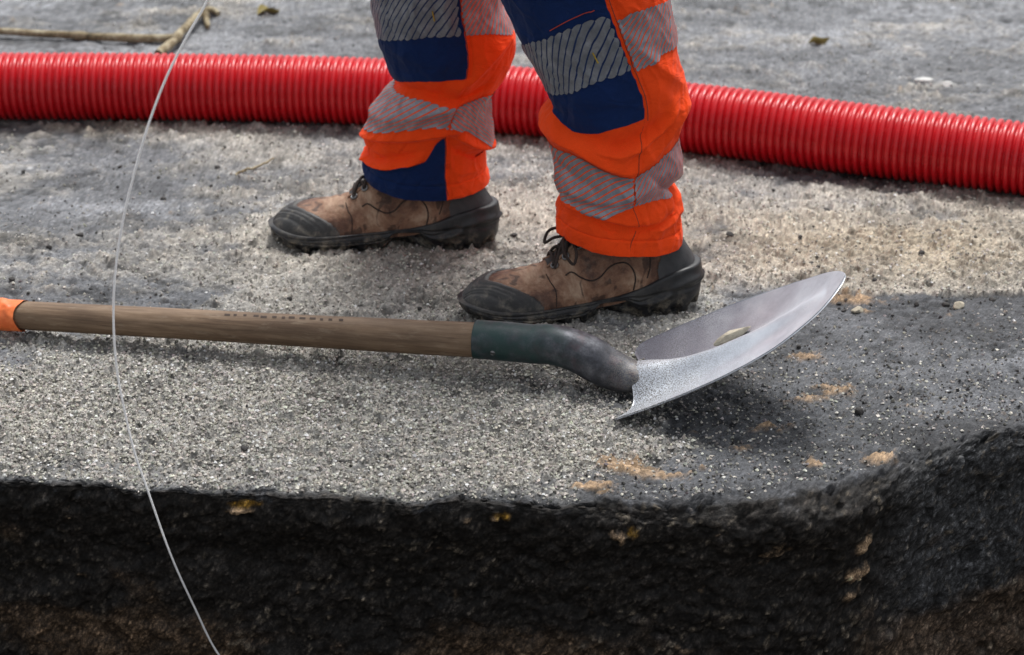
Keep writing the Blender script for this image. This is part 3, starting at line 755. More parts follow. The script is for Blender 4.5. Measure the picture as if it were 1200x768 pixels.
UR = .076
def build_leg(which):
    L = LEGS[which]; z0 = L['z0']
    zs = np.concatenate([np.arange(z0, .475, .00125), np.arange(.475, .86, .012)])
    a_vis = np.arange(-PI-.55, .45, .0165); a_back = np.linspace(.45, PI-.55, 40)[:-1]
    as_ = np.concatenate([a_vis, a_back]); na = len(as_); nz = len(zs)
    A, Zl = np.meshgrid(as_, zs, indexing='ij')
    As = np.where(A > PI/2, A-2*PI, A)
    Pp = leg_surface(which, As, Zl, FOLDS[which])
    # stitched line above the hem
    d1 = np.roll(Pp, -1, 0)-np.roll(Pp, 1, 0); d2 = np.gradient(Pp, axis=1)
    N = np.cross(d1, d2); N /= np.linalg.norm(N, axis=-1)[..., None]+1e-12
    groove = np.exp(-((Zl-z0-.024)/.0016)**2)
    Pp = Pp - N*(.0016*groove)[..., None] + N*(.0012*np.exp(-((Zl-z0-.010)/.012)**2))[..., None]
    # side seam welt
    seam = {'near': pch([z0, .1014, .139, .173, .2185, .264, .288, .354, .44], [-1.47, -1.47, -1.332, -1.407, -1.322, -1.247, -1.20, -1.24, -1.33]),
            'far': pch([z0, .14, .19, .24, .267, .34, .44], [-1.22, -1.27, -1.36, -1.345, -1.30, -1.25, -1.23])}[which](Zl)
    sd = (As-seam)*UR
    Pp = Pp + N*(.0014*sstep(.0005, -.0005, sd)*np.exp(-np.abs(sd)/.010) - .0012*np.exp(-((sd-.0045)/.0010)**2))[..., None]
    UVv = np.stack([As*UR, Zl], -1)
    # hem turned inside
    hem_in = [Pp[:, :1]-N[:, :1]*k+np.array([0, 0, h]) for k, h in ((.0022, .0004), (.0036, .003), (.0045, .016), (.006, .05))][::-1]
    Vall = np.concatenate(hem_in+[Pp], 1); uvall = np.concatenate([UVv[:, :1]]*4+[UVv], 1)
    leg = link('trouser_leg', make_mesh('trouser_leg', (Vall-POFF).reshape(-1, 3), grid_faces(na, nz+4, wrap_n=True), uv=uvall.reshape(-1, 2)), MAT['orange_fabric'], person)
    leg['label'] = 'orange trouser leg with grey reflective bands' 
    fidx = grid_faces(na-1, nz)  # no wrap: the panels stop before the back
    Ac = (A[:-1, :-1]+A[1:, 1:])[:na-2]/2; Zc = (Zl[:-1, :-1]+Zl[1:, 1:])[:na-2]/2
    def overlay(name, keys, off, mat):
        m = None
        for key, ang in keys:
            poly = [(a*UR, z) for a, z in PANELS[which][key]]
            x_, y_ = Ac*UR, Zc
            k = in_poly(poly, x_, y_)
            if ang is not None:
                al, pt = ang
                ph = (-x_*math.sin(rad(al))+y_*math.cos(rad(al)))/pt
                e = np.abs((ph % 1)-.5)*2
                k &= poly_dist(poly, x_, y_) > .0034*e**2.5
            m = k if m is None else (m | k)
        f = fidx.reshape(na-2, nz-1, 4)[m]
        Vo = (Pp + N*off - POFF).reshape(-1, 3)
        used, inv = np.unique(f, return_inverse=True)
        if len(used) == 0: return None
        Vu = Vo[used]; q4 = inv.reshape(-1, 4)
        ed = np.sort(np.concatenate([q4[:, [0, 1]], q4[:, [1, 2]], q4[:, [2, 3]], q4[:, [3, 0]]]), axis=1)
        ue, cnt = np.unique(ed, axis=0, return_counts=True); be = ue[cnt == 1]
        for _ in range(5):                       # cut edge drawn smooth, as scissors leave it
            acc = np.zeros_like(Vu); k_ = np.zeros(len(Vu))
            np.add.at(acc, be[:, 0], Vu[be[:, 1]]); np.add.at(acc, be[:, 1], Vu[be[:, 0]]); np.add.at(k_, be[:, 0], 1); np.add.at(k_, be[:, 1], 1)
            b_ = k_ > 0; Vu[b_] = .45*Vu[b_]+.55*acc[b_]/k_[b_][:, None]
        return link(name, make_mesh(name, Vu, [q4], uv=UVv.reshape(-1, 2)[used]), mat, leg)
    overlay('knee_panel', [('knee_panel', None)], .0011, MAT['navy_fabric'])
    if 'gusset' in PANELS[which]:
        overlay('gusset', [('gusset', None)], .0011, MAT['navy_fabric'])
    for key in ('band_knee', 'band_back', 'band_low', 'band_low_back'):
        al, pt = TAPE[(which, key)]
        mn = 'tape_%s_%s' % (which, key)
        tape(mn, (.006, .022, .085) if key == 'band_knee' else (.85, .085, .010), al, pt, .17 if key == 'band_knee' else .20, 1. if key == 'band_knee' else 1.25)
        overlay('reflective_band', [(key, (al, pt))], .0022 if key == 'band_knee' else .0011, MAT[mn])
    # sewn side seam and thread
    ia = lambda a, z: (int(np.argmin(np.abs(as_-a))), int(np.argmin(np.abs(zs-z))))
    def line(pts, r, mat, off=.0006):
        pp = spline([(a*UR, z, 0) for a, z in pts], 60 if len(pts) > 2 else 5)
        q = leg_surface(which, pp[:, 0]/UR, pp[:, 1], FOLDS[which])+np.array([N[ia(a/UR, z)] for a, z, _ in pp])*(off+.0006)
        V, f = tube(q-POFF, r, 6); link('seam', make_mesh('seam', V, f), mat, leg)
    if which == 'near':
        line([(-1.47,.088),(-1.45,.105),(-1.332,.139),(-1.40,.171),(-1.34,.205),(-1.31,.2185),(-1.247,.262),(-1.215,.284)], .0005, MAT['seam_thread'], .0002)
        line([(-1.18,.286),(-1.235,.352),(-1.31,.43),(-1.33,.46)], .0006, MAT['seam_thread'], .0016)
        line([(-2.05,.402),(-1.75,.418),(-1.50,.431)], .00055, MAT['thread_orange'], .0018)
        line([(-1.62,.362),(-1.635,.376)], .0009, MAT['thread_yellow'], .0028); line([(-1.95,.448),(-1.965,.462)], .0009, MAT['thread_yellow'], .0020)
    else:
        line([(-1.225,.078),(-1.25,.10),(-1.28,.144),(-1.372,.188)], .0007, MAT['seam_thread'], .0014)
        line([(-1.31,.268),(-1.25,.33),(-1.225,.39)], .0006, MAT['seam_thread'], .0016)
        line([(-1.60,.352),(-1.61,.366)], .0009, MAT['thread_yellow'], .0028)
    return leg
build_leg('near'); build_leg('far')
def build_hips():
    zz = np.array([.74, .78, .82, .88, .95, 1.0]); cx = .015
    a = np.linspace(0, 2*PI, 48, endpoint=False)
    rx_ = np.array([.02, .10, .12, .125, .12, .115]); ry_ = np.array([.03, .17, .185, .185, .17, .165])
    V = np.stack([cx+rx_[:, None]*np.cos(a), .19+ry_[:, None]*np.sin(a), np.broadcast_to(zz[:, None], (6, 48))], -1)-POFF
    V = np.concatenate([V.reshape(-1, 3), [[cx, 0, 1.0]]]); j = np.arange(48)
    f = [grid_faces(6, 48, wrap_m=True, flip=True), np.stack([np.full(48, 288), 240+j, 240+(j+1) % 48], 1)]
    link('trouser_seat', make_mesh('trouser_seat', V, f), MAT['navy_fabric'], person)
build_hips()

# ---- work boots ------------------------------------------------------------
BL = .328
_ox = [0,.004,.011,.022,.04,.07,.10,.14,.18,.215,.245,.27,.292,.308,.319,.3255,.328]
LAT = pch(_ox, [0,.013,.0225,.0305,.036,.0392,.0395,.040,.044,.050,.053,.0512,.0445,.0345,.022,.011,0])
MED = pch(_ox, [0,.013,.0225,.030,.0355,.0375,.036,.0335,.038,.047,.053,.0545,.0495,.0395,.026,.013,0])
ZT = pch([0,.02,.05,.09,.13,.18,.24,.28,.31,.328], [.063,.062,.055,.040,.031,.0265,.0255,.027,.030,.031])
ZB = pch([0,.008,.022,.04,.092,.100,.112,.146,.158,.172,.25,.29,.315,.328], [.016,.007,.0015,0,0,.006,.017,.016,.006,0,0,.005,.014,.022])
TOP = pch([0,.125,.15,.168,.185,.20,.215,.235,.258,.278,.294,.307,.317,.323], [.142,.142,.134,.116,.097,.083,.0735,.0665,.062,.0585,.053,.046,.037,.028])

def upper_pt(x, ph):
    """leather surface; ph 0 = lateral side, pi = medial side"""
    xo = np.clip((x-.004)/(.3235-.004), 0, 1)*BL
    zb = ZT(xo)-.010; H = np.maximum(TOP(x), zb+.002)
    n = 2.15 + 1.0*sstep(.20, .10, x)
    c, s = np.cos(ph), np.sin(ph)
    uy = np.sign(c)*np.abs(c)**(2/n); uz = np.abs(s)**(2/n)
    W = np.where(c > 0, LAT(xo), MED(xo))*.955
    z = zb + (H-zb)*uz
    nar = sstep(.22, .12, x)*.16*np.exp(-((z-.085)/.03)**2) + .10*sstep(.12, .20, x)*(1-sstep(.22, .27, x))*uz
    y = W*uy*(1-nar)
    xx = x + .034*sstep(.045, .125, z)*sstep(.12, 0, x)
    # bend creases across the vamp and soft dents
    cr = sum(k*np.exp(-((x-x0-.012*np.cos(ph))/.0045)**2) for x0, k in ((.208, -.0022), (.222, -.0018), (.238, -.0012)))*s**2
    d = cr + .0013*fbm(x*38, ph*2.6, oct=3, seed=14)*sstep(.31, .27, x)
    z = z + d*s; y = y + d*c
    return np.stack([xx, y, z], -1)

def upper_normal(x, ph):
    e = 1e-3
    a = upper_pt(x+e, ph)-upper_pt(x-e, ph); b = upper_pt(x, ph+e)-upper_pt(x, ph-e)
    n = np.cross(b, a); return n/(np.linalg.norm(n, axis=-1)[..., None]+1e-12)

def on_side(x, z, lateral=True):
    ph = np.linspace(.02, PI/2, 300); ph = ph if lateral else PI-ph
    q = upper_pt(np.full(300, x), ph); return float(ph[np.argmin(np.abs(q[:, 2]-z))])

def build_boot(loc, yaw, mirror, label, wet):
    sgn = -1 if mirror else 1            # lateral side at +y for the right boot seen from above, mirrored for the left
    def fin(name, V, f, mat, parent, uv=None, smooth=True):
        V = np.array(V).reshape(-1, 3).copy(); V[:, 1] *= sgn
        if sgn < 0: f = [x[:, ::-1] for x in f]
        return link(name, make_mesh(name, V, f, smooth=smooth), mat, parent)
    t = np.linspace(0, 1, 190); xs = .004 + (.3235-.004)*(.5-.5*np.cos(PI*t))**.9
    ph = np.linspace(0, PI, 110)
    Xg, Pg = np.meshgrid(xs, ph, indexing='ij')
    S_ = upper_pt(Xg, Pg); N_ = upper_normal(np.clip(Xg, .006, .3215), np.clip(Pg, .02, PI-.02))
    F_ = grid_faces(190, 110, flip=True)
    xc = (Xg[:-1, :-1]+Xg[1:, 1:])/2; pc = (Pg[:-1, :-1]+Pg[1:, 1:])/2; zc = (S_[:-1, :-1, 2]+S_[1:, 1:, 2])/2
    boot = fin('boot', S_, [F_], MAT['leather'], person); boot.location = Vector(loc)-PERS; boot.rotation_euler = (0, 0, yaw)
    boot['label'] = label
    def shell(name, mask, off, mat, lip=True):
        m = mask(xc, pc, zc); f = F_.reshape(189, 109, 4)[m]
        mm = mask(Xg, Pg, S_[..., 2]).astype(float)
        o_ = off(Xg, Pg) if callable(off) else off
        Vv = (S_+N_*(np.broadcast_to(o_, Xg.shape))[..., None]).reshape(-1, 3)
        used, inv = np.unique(f, return_inverse=True)
        return fin(name, Vv[used], [inv.reshape(-1, 4)], mat, boot)
    # ribbed rubber toe cap, thick at its rim
    cap_b = lambda p: .2895-.068*np.abs(np.cos(p))**1.7
    def cap_off(x, p):
        e = x-cap_b(p)
        r = sstep(-.0005, .0025, e)*.0030
        ribs = .0014*np.maximum(0, np.sin((e)*2*PI/.0095))*sstep(.004, .010, e)*sstep(.036, .028, e)*np.sin(p)**2
        scoop = -.0012*np.exp(-((e-.040)/.006)**2)
        return r-ribs+scoop
    shell('toe_cap', lambda x, p, z: x > cap_b(p)-.0005, cap_off, MAT['toe_rubber'])
    # heel counter
    shell('heel_counter', lambda x, p, z: (x < .040+.026*sstep(.11, .06, z)) & (z < .118), lambda x, p: .0016, MAT['grey_rubber'])
    # tongue between the eyelet rows
    th_w = lambda x: .50 - 2.2*np.clip(x-.15, 0, .1)
    shell('tongue', lambda x, p, z: (x > .12) & (x < .2125) & (np.abs(p-PI/2) < th_w(x)*.72), lambda x, p: -.0008+.0024*np.cos(np.clip((p-PI/2)/(th_w(x)*.72+.01), -1, 1)*PI/2)**.5, MAT['tongue_cloth'])
    # quarter overlay seam, raised flap edges
    items = []
    def seam(pts, lateral, r=.0011, lift=.0003):
        xp = np.array([p[0] for p in pts]); pp = np.array([on_side(p[0], p[1], lateral) for p in pts])
        q = spline(np.stack([xp, pp*.05, xp*0], 1), 60)
        a, b = q[:, 0], q[:, 1]/.05
        items.append(tube(upper_pt(a, b)+upper_normal(a, b)*lift, r, 6))
    wave = [(.192,.066),(.185,.070),(.172,.063),(.158,.057),(.146,.061),(.134,.073),(.122,.078),(.110,.077),(.101,.068),(.098,.055),(.101,.040)]
    seam(wave, True); seam([(a_, b_-.002) for a_, b_ in wave], False)
    for lat_ in (True, False):
        seam([(.216,.066),(.212,.058),(.207,.050),(.206,.040),(.207,.028)], lat_, .0007, .0001)
        seam([(.070,.105),(.071,.090),(.075,.072),(.082,.055)], lat_, .0009)
    for V, f in items: fin('seam', V, f, MAT['seam_dark'], boot)
    # throat flaps (two thickened rims)
    rim = []
    for sd in (-1, 1):
        a = np.linspace(.118, .213, 40); b = PI/2+sd*th_w(a)*.74
        rim.append(tube(upper_pt(a, b)+upper_normal(a, b)*.0006, .0022, 8))
    for V, f in rim: fin('throat_rim', V, f, MAT['leather'], boot)
    # eyelets
    ex = [.2035, .188, .172, .156, .140]
    eye = {}
    for k, x_ in enumerate(ex):
        for sd in (-1, 1):
            b = PI/2+sd*(th_w(x_)*.74+.13+.03*(k > 1)); xa = np.array(x_); ba = np.array(b)
            c = upper_pt(xa, ba); n = upper_normal(xa, ba)
            u = np.cross(n, [1., 0, 0]); u /= np.linalg.norm(u); v = np.cross(n, u)
            a = np.linspace(0, 2*PI, 17)
            ring = c+n*.0016+(np.cos(a)[:, None]*u+np.sin(a)[:, None]*v)*.0044
            parts = [tube(ring, .0015, 6, caps=False)]
            parts.append(tube(np.array([c+n*.0005, c+n*.0022, c+n*.0030]), [.0024, .0024, .0012], 8))
            V, f = combine(parts); fin('eyelet', V, f, MAT['eyelet_metal'], boot)
            eye[(k, sd)] = (c+n*.0030, n)
    # laces
    lac = []
    def lace(pts, r=.0023): lac.append(tube(spline(pts, 26), r, 7))
    for k in range(len(ex)):
        (a, na_), (b, nb_) = eye[(k, -1)], eye[(k, 1)]
        mid = upper_pt(np.array(ex[k]), np.array(PI/2))+np.array([.001, 0, .0052])
        if k in (0,): lace([a, a*.55+mid*.45+[0, 0, .003], mid, b*.55+mid*.45+[0, 0, .003], b])
        if k < len(ex)-1:
            for sd in (-1, 1):
                p, q = eye[(k, sd)][0], eye[(k+1, -sd)][0]
                m_ = upper_pt(np.array((ex[k]+ex[k+1])/2), np.array(PI/2))+np.array([0, 0, .0060+.002*sd])
                lace([p, p*.5+m_*.5+[0, 0, .0035], m_, q*.5+m_*.5+[0, 0, .0035], q])
    # tied bow with its loops, some slack
    kx = upper_pt(np.array(.180), np.array(PI/2))+np.array([.003, .004, .008])
    if wet:
        lace([kx, kx+[.010, .016, .002], kx+[.012, .032, -.010], kx+[.002, .042, -.024], kx+[-.004, .034, -.012], kx+[-.001, .012, .002]], .0021)
        lace([kx, kx+[.012, -.010, .008], kx+[.024, -.014, .002], kx+[.030, -.006, -.010], kx+[.018, -.002, -.002], kx], .0021)
        lace([kx, kx+[.012, .018, -.003], kx+[.020, .030, -.016], kx+[.026, .037, -.030]], .0020)
    lace([kx+[-.004, -.004, 0], kx+[.004, .004, .002], kx+[.003, -.004, .004], kx+[-.003, .004, .002]], .0034)
    V, f = combine(lac); fin('lace', V, f, MAT['lace_cord'], boot)
    # sole: outline swept through a side profile
    tt = np.linspace(0, 1, 150); xo = BL*(.5-.5*np.cos(PI*tt))
    per_x = np.concatenate([xo, xo[::-1][1:-1]]); per_y = np.concatenate([LAT(xo), -MED(xo[::-1])[1:-1]]); npn = len(per_x)
    zb = ZB(per_x); zt = ZT(per_x)
    sgn_y = np.sign(per_y+1e-9)
    lug = np.where((per_x < .095) | (per_x > .165), 1, .3)*np.maximum(0, np.sign(np.sin(per_x*2*PI/.027+1.1)))
    tx = np.gradient(per_x); ty = np.gradient(per_y); ln = np.hypot(tx, ty)+1e-9; nx_, ny_ = -ty/ln, tx/ln
    if (nx_*(per_x-.17)+ny_*per_y).sum() < 0: nx_, ny_ = -nx_, -ny_
    rows = []
    def row(scale, z, out=0.):
        rows.append(np.stack([.17+(per_x-.17)*(scale if scale > .9 else .2+.8*scale)+nx_*out, per_y*scale+ny_*out, z], 1))
    row(.0, zb+.004); row(.55, zb+.004); row(.90, zb+.0035-.0035*lug*0)
    row(.965, zb, -.007*(1-lug)); row(1., zb+.0012, -.0072*(1-lug)); row(1., zb+.006, .0005-.0070*(1-lug)); row(1., zb+.0095, .0012-.0040*(1-lug))
    for q in np.linspace(.12, 1., 20):
        h = zb+.0095+(zt-zb-.0095)*q
        sc_ = .0022*np.sin(q*PI)
        line1 = -.0026*np.exp(-((q-.40-.12*np.sin(per_x*26))/.055)**2)*sstep(.35, .2, per_x)
        line2 = -.0024*np.exp(-((q-.72+.15*np.sin(per_x*19+1))/.05)**2)
        pods = .0027*np.exp(-((q-.28)/.16)**2)*np.maximum(0, np.sin(per_x*2*PI/.030+.6))**.7*sstep(.13, .16, per_x)*sstep(.29, .26, per_x)
        heelf = .0042*np.exp(-((q-.5-.18*np.sin(per_x*60))/.12)**2)*sstep(.11, .06, per_x)
        row(1., h, .0008+sc_+line1+line2+pods+heelf)
    row(.985, zt+.0012, .0002); row(.95, zt+.0010); row(.80, zt-.004); row(0., zt-.008)
    R_ = np.array(rows); f = grid_faces(len(rows), npn, wrap_m=True)
    fin('sole', R_, [f], MAT['boot_rubber'], boot)
    return boot
# near (left) boot shows its outer side; far (right) boot its inner side
def place(heel, toe):
    d = Vector(toe)-Vector(heel); return (heel[0], heel[1], .0), math.atan2(d.y, d.x)
l_, y_ = place((.252, .085), (-.068, .020))
build_boot((l_[0], l_[1], .0015), y_, False, 'muddy brown boot beside the shovel socket, laces tied over the tongue', True)
l_, y_ = place((-.020, .300), (-.350, .305))
build_boot((l_[0], l_[1], .0015), y_, True, 'brown boot on the far foot with scuffed grey toe cap', False)

# ---- shovel ----------------------------------------------------------------
SH_YAW = rad(-12.0)
shovel = empty('shovel', (.162, -.200, .001), (0, 0, SH_YAW))
tag(shovel, 'long handled steel shovel lying on the pavement with its pointed blade tilted up', 'shovel')
def build_shovel():
    sr = np.random.default_rng(5)
    # handle: tapered ash pole, slightly out of true
    hx = np.linspace(-1.06, -.19, 160)
    hz = np.interp(hx, [-1.06, -.83, -.19], [.0195, .0285, .0530]); r = np.interp(hx, [-1.06, -.83, -.5, -.19], [.0180, .0185, .0200, .0222])
    V, f = tube(np.stack([hx, .0015*np.sin(hx*6), hz], 1), r, 40)
    v = V[:-2].reshape(160, 40, 3); ang = np.linspace(0, 2*PI, 40, endpoint=False)[None]
    b = .0004*fbm(np.broadcast_to(hx[:, None]*14, (160, 40)), np.broadcast_to(ang*2, (160, 40)), oct=3, seed=4)
    c = v.mean(1, keepdims=True); v += (v-c)*(b[..., None]/.02)
    handle = link('handle', make_mesh('handle', V, f), MAT['wood'], shovel)
    handle['label'] = 'worn brown wooden pole'
    # faint stamp burnt into the top of the pole, no longer readable
    for k in range(13):
        x0 = -.535+.0125*k+sr.uniform(-.002, .002); i = int(np.argmin(np.abs(hx-x0))); w_ = sr.uniform(.002, .0042)
        aa = np.linspace(-.10, .10, 6)+.30+sr.uniform(-.05, .05); r_ = r[i]+.0004; uu = np.linspace(-w_, w_, 5)
        U2, A2 = np.meshgrid(uu, aa, indexing='ij'); V2 = np.stack([x0+U2+A2*.004, .0015*np.sin(x0*6)-r_*np.sin(A2), hz[i]+r_*np.cos(A2)+U2*.038], -1)
        link('stamp_mark', make_mesh('stamp_mark', V2.reshape(-1, 3), [grid_faces(5, 6, flip=True)]), MAT['burnt_mark'], handle)
    # orange sleeve at the grip end, wrinkled
    sx = np.linspace(-1.065, -.815, 120); a = np.linspace(0, 2*PI, 72, endpoint=False)
    Xs, As = np.meshgrid(sx, a, indexing='ij')
    fold = np.maximum(0, np.sin(Xs*95+As*2.0+1.5*fbm(Xs*20, As*1.5, oct=2, seed=8)))**6
    rr2 = np.interp(Xs, [-1.065, -.83], [.0195, .0198]) + .0010 + .0016*fold + .0010*fbm(Xs*30, As*2, oct=3, seed=6)
    xe = Xs + .004*np.sin(As*2+.6)*sstep(-.84, -.815, Xs)
    zc = np.interp(Xs, [-1.06, -.83, -.19], [.0195, .0285, .0530])
    V = np.stack([xe, rr2*np.sin(As), zc+rr2*np.cos(As)], -1).reshape(-1, 3)
    link('grip_sleeve', make_mesh('grip_sleeve', V, [grid_faces(120, 72, wrap_m=True)]), MAT['orange_sleeve'], shovel)
    # socket: tube, crank, flattened strap onto the blade
    pts = [(-.212,.0528),(-.18,.0530),(-.14,.0530),(-.116,.0545),(-.092,.0510),(-.070,.0425),(-.050,.0315),(-.028,.0235),(-.004,.0200),(.024,.0130)]
    p = spline([(x, 0, z) for x, z in pts], 70); u = np.linspace(0, 1, 70)
    ry = np.interp(u, [0, .3, .5, .62, .75, .88, 1], [.0245, .0245, .0255, .0275, .0285, .0245, .0180]); rz = np.interp(u, [0, .3, .5, .62, .75, .88, 1], [.0245, .0245, .0255, .0265, .0235, .0175, .0100])
    V, f = tube(p, .02, 36, flat=(ry, rz))
    v = V[:-2].reshape(70, 36, 3); v += .0006*np.stack([fbm(v[..., 0]*40, v[..., 1]*40, v[..., 2]*40, oct=2, seed=k) for k in (1, 2, 3)], -1)
    so_ = link('socket', make_mesh('socket', V, f), MAT['socket_paint'], shovel); so_['label'] = 'dark green painted steel socket worn bare at the crank'
    V, f = tube(spline([(-.185, -.0235, .047), (-.185, -.0262, .0465)], 4), [.0035, .0030, .0025, .0018], 10)
    link('rivet', make_mesh('rivet', V, f), MAT['eyelet_metal'], shovel)
    # blade: dished, pointed, with a raised centre rib that runs out towards the tip
    Ls = .296; ns, ntt = 130, 101
    s = np.linspace(0, Ls, ns); sn_ = s*.306/Ls; ang = rad(25.5)+rad(25)*(s/Ls)**1.2
    cx = np.concatenate([[0], np.cumsum(np.cos(ang[:-1])*np.diff(s))]); cz = np.concatenate([[0], np.cumsum(np.sin(ang[:-1])*np.diff(s))])
    hw = pch([0,.004,.012,.03,.07,.12,.17,.21,.245,.27,.288,.299,.304,.306], [.090,.098,.103,.1065,.109,.107,.099,.087,.071,.054,.037,.021,.010,0])(sn_)
    t = np.linspace(-1, 1, ntt); S2, T2 = np.meshgrid(s, t, indexing='ij'); yy = hw[:, None]*t
    dish = .020*(yy/.106)**2*(1-.35*(S2/Ls)) + .003*np.abs(yy/.106)**6 + .035*yy
    rib = (.012*np.exp(-(S2/.045)**2)+.027*np.clip(1-S2/.265, 0, 1)**.8)*np.exp(-(np.abs(yy)/(.017+.014*np.exp(-(S2/.05)**2)))**(1.7+.9*np.exp(-(S2/.05)**2)))
    nrm = dish+rib+.0006*fbm(S2*30, yy*30, oct=2, seed=7)
    nxv, nzv = -np.sin(ang)[:, None], np.cos(ang)[:, None]
    # rear edge swept back towards the corners
    back = -.020*np.abs(t)[None]**2*(1-sstep(0, .10, S2))
    X0 = cx[:, None]+nxv*nrm+back*np.cos(ang)[:, None]; Z0 = cz[:, None]+nzv*nrm+back*np.sin(ang)[:, None]
    up_ = np.stack([X0, yy, Z0], -1); th = .0022
    lo_ = up_ - np.stack([np.broadcast_to(nxv, yy.shape), 0*yy, np.broadcast_to(nzv, yy.shape)], -1)*th
    n = ns*ntt; V = np.concatenate([up_.reshape(-1, 3), lo_.reshape(-1, 3)])
    V[:, 2] -= V[:, 2].min()-.0005
    f = [grid_faces(ns, ntt), grid_faces(ns, ntt, off=n, flip=True)]
    idx = np.arange(n).reshape(ns, ntt); rim = np.concatenate([idx[0], idx[1:, -1], idx[-1, -2::-1], idx[-2:0:-1, 0]]); r2 = np.roll(rim, -1)
    f.append(np.stack([rim, rim+n, r2+n, r2], 1))
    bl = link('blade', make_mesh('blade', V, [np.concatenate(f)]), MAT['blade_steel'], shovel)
    bl['label'] = 'dished pointed steel blade with a raised centre rib'
    return V[:n].reshape(ns, ntt, 3)
BLADE = build_shovel()
BMW = Matrix.Translation((.162, -.200, .001)) @ Matrix.Rotation(SH_YAW, 4, 'Z')

# ---- stones, clods, crumbs -------------------------------------------------
def rock(seed, sub=2, rough=.28, sq=(1, 1, 1)):
    v, f = ico(sub)
    d = 1+rough*fbm(v[:, 0]*1.7+seed, v[:, 1]*1.7, v[:, 2]*1.7+3, oct=3, seed=seed)
    v = v*d[:, None]; 
    r = np.random.default_rng(seed)
    for _ in range(5):
        n = r.standard_normal(3); n /= np.linalg.norm(n); k = r.uniform(.62, .9); h = v@n; v -= np.maximum(h-k, 0)[:, None]*n
    return v*np.array(sq), f
def stone(name, pos, size, mat, label, cat, seed, rot=0., group=None, tilt=(0, 0), smooth=False, sub=2, mesh=None):
    if mesh is None:
        v, f = rock(seed, sub); v = v*np.array(size); me_ = make_mesh(name, v, [f], smooth=smooth)
    else: me_ = mesh
    o = link(name, me_, mat, loc=pos, rot=(tilt[0], tilt[1], rot)); return tag(o, label, cat, group)
bp = BLADE[52, 62]; wp = BMW @ Vector(bp)
stone('mud_clod', wp+Vector((.002, .010, .0075)), (.026, .0125, .0070), MAT['stone_pale'], 'flat pale clod of dried mud lying in the shovel blade', 'clod', 31, SH_YAW+.05, tilt=(rad(-12), rad(-33)))
cm = []
for k in range(5):
    v, f = rock(50+k, 1); cm.append(make_mesh('asphalt_crumb', v, [f], smooth=False)); cm[-1].materials.append(MAT['stone_dark'])
big = [(.585,.078,.0058),(.545,.075,.0046),(.500,.150,.004),(.42,-.255,.0062),(.37,-.062,.004),(.44,.075,.0040),(.36,.215,.0045),(.58,.245,.006),(.62,.335,.006),(.245,.10,.0055)]
for x, y, s in big:
    o = stone('asphalt_crumb', (x, y, ground_z(x, y)+s*.4), None, None, 'dark asphalt crumb lying on the pavement near the shovel tip', 'stone', 0, random.Random(int(x*1e4)).uniform(0, 6), 'dark crumbs near the shovel tip', mesh=cm[int(x*977) % 5]); o.scale = (s, s*.8, s*.7)
rc = random.Random(12)
n_ = 0
while n_ < 140:
    x, y = rc.uniform(-.85, .85), rc.uniform(-.42, .78)
    if abs(x) > .58+.3*(y+.42): continue
    if -.36 < x < 0 and .22 < y < .40 or -.08 < x < .27 and -.03 < y < .16: continue
    if abs(y-(-.187-(x-.153)*-.194)) < .04 and x < .16: continue
    if .1 < x < .42 and -.34 < y < -.08: continue
    if y-float(EDGE(x)) < .05: continue
    s = .0016+.0038*rc.random()**2.8
    o = stone('asphalt_crumb', (x, y, ground_z(x, y)+s*.35), None, None, 'small dark asphalt crumb scattered on the sandy pavement', 'stone', 0, rc.uniform(0, 6), 'small dark crumbs on the sand', mesh=cm[n_ % 5])
    o.scale = (s*rc.uniform(.9, 1.7), s*rc.uniform(.7, 1.1), s*rc.uniform(.55, .85)); n_ += 1
stone('pebble', (.462, .052, ground_z(.462, .052)+.003), (.010, .006, .0045), MAT['stone_pale'], 'small pale flat pebble beside the shovel tip', 'stone', 71, .3)
stone('pebble', (.60, .068, ground_z(.60, .068)+.003), (.009, .007, .0055), MAT['stone_pale'], 'small round pale pebble at the edge of the dark asphalt', 'stone', 72, .9)
stone('stone_chip', (.758, 1.027, .006), (.010, .009, .006), MAT['chip_white'], 'round white stone chip on the asphalt behind the pipe', 'stone', 73, .4)
stone('stone_chip', (.722, 1.055, .005), (.018, .010, .005), MAT['chip_white'], 'elongated white stone chip on the asphalt behind the pipe', 'stone', 74, .2)

# ---- white line hanging in front -------------------------------------------
ln = spline([(-0.16,-0.5,1.0),(-0.225,-0.482,0.76),(-0.3082,-0.475,0.5744),(-0.3284,-0.475,0.5405),(-0.3499,-0.475,0.5026),(-0.3662,-0.475,0.4678),(-0.3822,-0.475,0.427),(-0.3967,-0.475,0.3836),(-0.4086,-0.475,0.3435),(-0.4189,-0.475,0.2998),(-0.4255,-0.475,0.2605),(-0.4286,-0.475,0.2306),(-0.4303,-0.475,0.1953),(-0.4296,-0.475,0.1545),(-0.4228,-0.475,0.0922),(-0.4169,-0.475,0.0552),(-0.4088,-0.475,0.0221),(-0.3861,-0.475,-0.0695),(-0.3631,-0.475,-0.139),(-0.3392,-0.475,-0.2019),(-0.25,-0.5,-0.33),(-0.1,-0.56,-0.5),(0.02,-0.62,-0.56)], 240)
V, f = tube(ln, .00125, 8)
tag(link('nylon_line', make_mesh('nylon_line', V, f), MAT['white_line']), 'thin white line hanging in a curve in front of the trench edge', 'line')

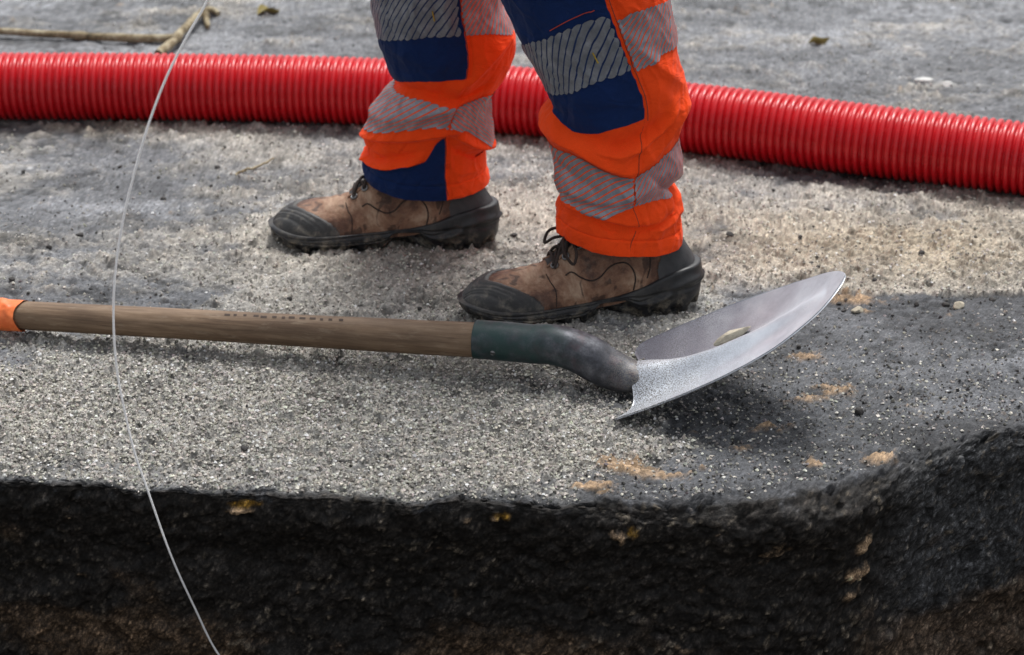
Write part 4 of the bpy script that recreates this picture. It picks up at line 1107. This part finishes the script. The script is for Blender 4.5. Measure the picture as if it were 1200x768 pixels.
# ---- dry sticks and leaves -------------------------------------------------
def stick(name, pts, r0, r1, label, seed, knots=True):
    p = spline(pts, 90); u = np.linspace(0, 1, 90)
    r = r0+(r1-r0)*u
    if knots: r = r*(1+.22*np.maximum(0, fbm(u*14, u*0+seed, oct=2, seed=seed))+.25*np.exp(-((u*5 % 1-.5)/.07)**2)*(np.floor(u*5) % 2))
    p = p+np.stack([0*u, .004*fbm(u*8, u*0, oct=2, seed=seed), .003*fbm(u*8, u*0+4, oct=2, seed=seed+1)], 1)
    V, f = tube(p, r, 12)
    return tag(link(name, make_mesh(name, V, f), MAT['bark']), label, 'stick')
stick('dry_stick', [(-1.25,1.37,.012),(-.96,1.335,.011),(-.80,1.315,.010),(-.72,1.30,.010),(-.615,1.30,.009)], .0055, .0080, 'long straight dry stick lying on the asphalt behind the pipe', 3)
stick('dry_stick', [(-.640,1.19,.010),(-.622,1.25,.016),(-.605,1.36,.020),(-.592,1.45,.016),(-.578,1.478,.012),(-.565,1.47,.008)], .0085, .0055, 'short forked dry stick lying across the end of the long stick', 5)
stick('dry_stick', [(-.588,1.45,.016),(-.582,1.42,.008),(-.575,1.385,.006)], .007, .004, 'stub of broken stick beside the short forked one', 6)
stick('twig', [(-.43,.575,.003),(-.405,.60,.006),(-.385,.625,.006),(-.377,.65,.004)], .0022, .0012, 'tiny dark twig on the sandy pavement before the far boot', 8)
def leaf(loc, ln_, wd, rot, label, seed):
    u = np.linspace(0, 1, 16); v = np.linspace(-1, 1, 9); U_, V_ = np.meshgrid(u, v, indexing='ij')
    w_ = wd*np.sin(PI*np.clip(U_, .02, .98))**.8
    Pz = np.stack([(U_-.5)*ln_, V_*w_, .004+.012*np.abs(V_)**2*w_/wd+.010*np.sin(U_*5+seed)*U_], -1)
    up_ = Pz.reshape(-1, 3); V = np.concatenate([up_, up_-[0, 0, .0006]])
    f = np.concatenate([grid_faces(16, 9), grid_faces(16, 9, off=144, flip=True)])
    tag(link('dry_leaf', make_mesh('dry_leaf', V, [f]), MAT['leaf_dry'], loc=loc, rot=(0, 0, rot)), label, 'leaf')
leaf((-.471, 1.49, .002), .055, .016, .8, 'small curled olive leaf lying beyond the forked stick', 1)
leaf((.568, 1.284, .002), .040, .009, .2, 'thin yellowish dry leaf lying on the open asphalt', 2)
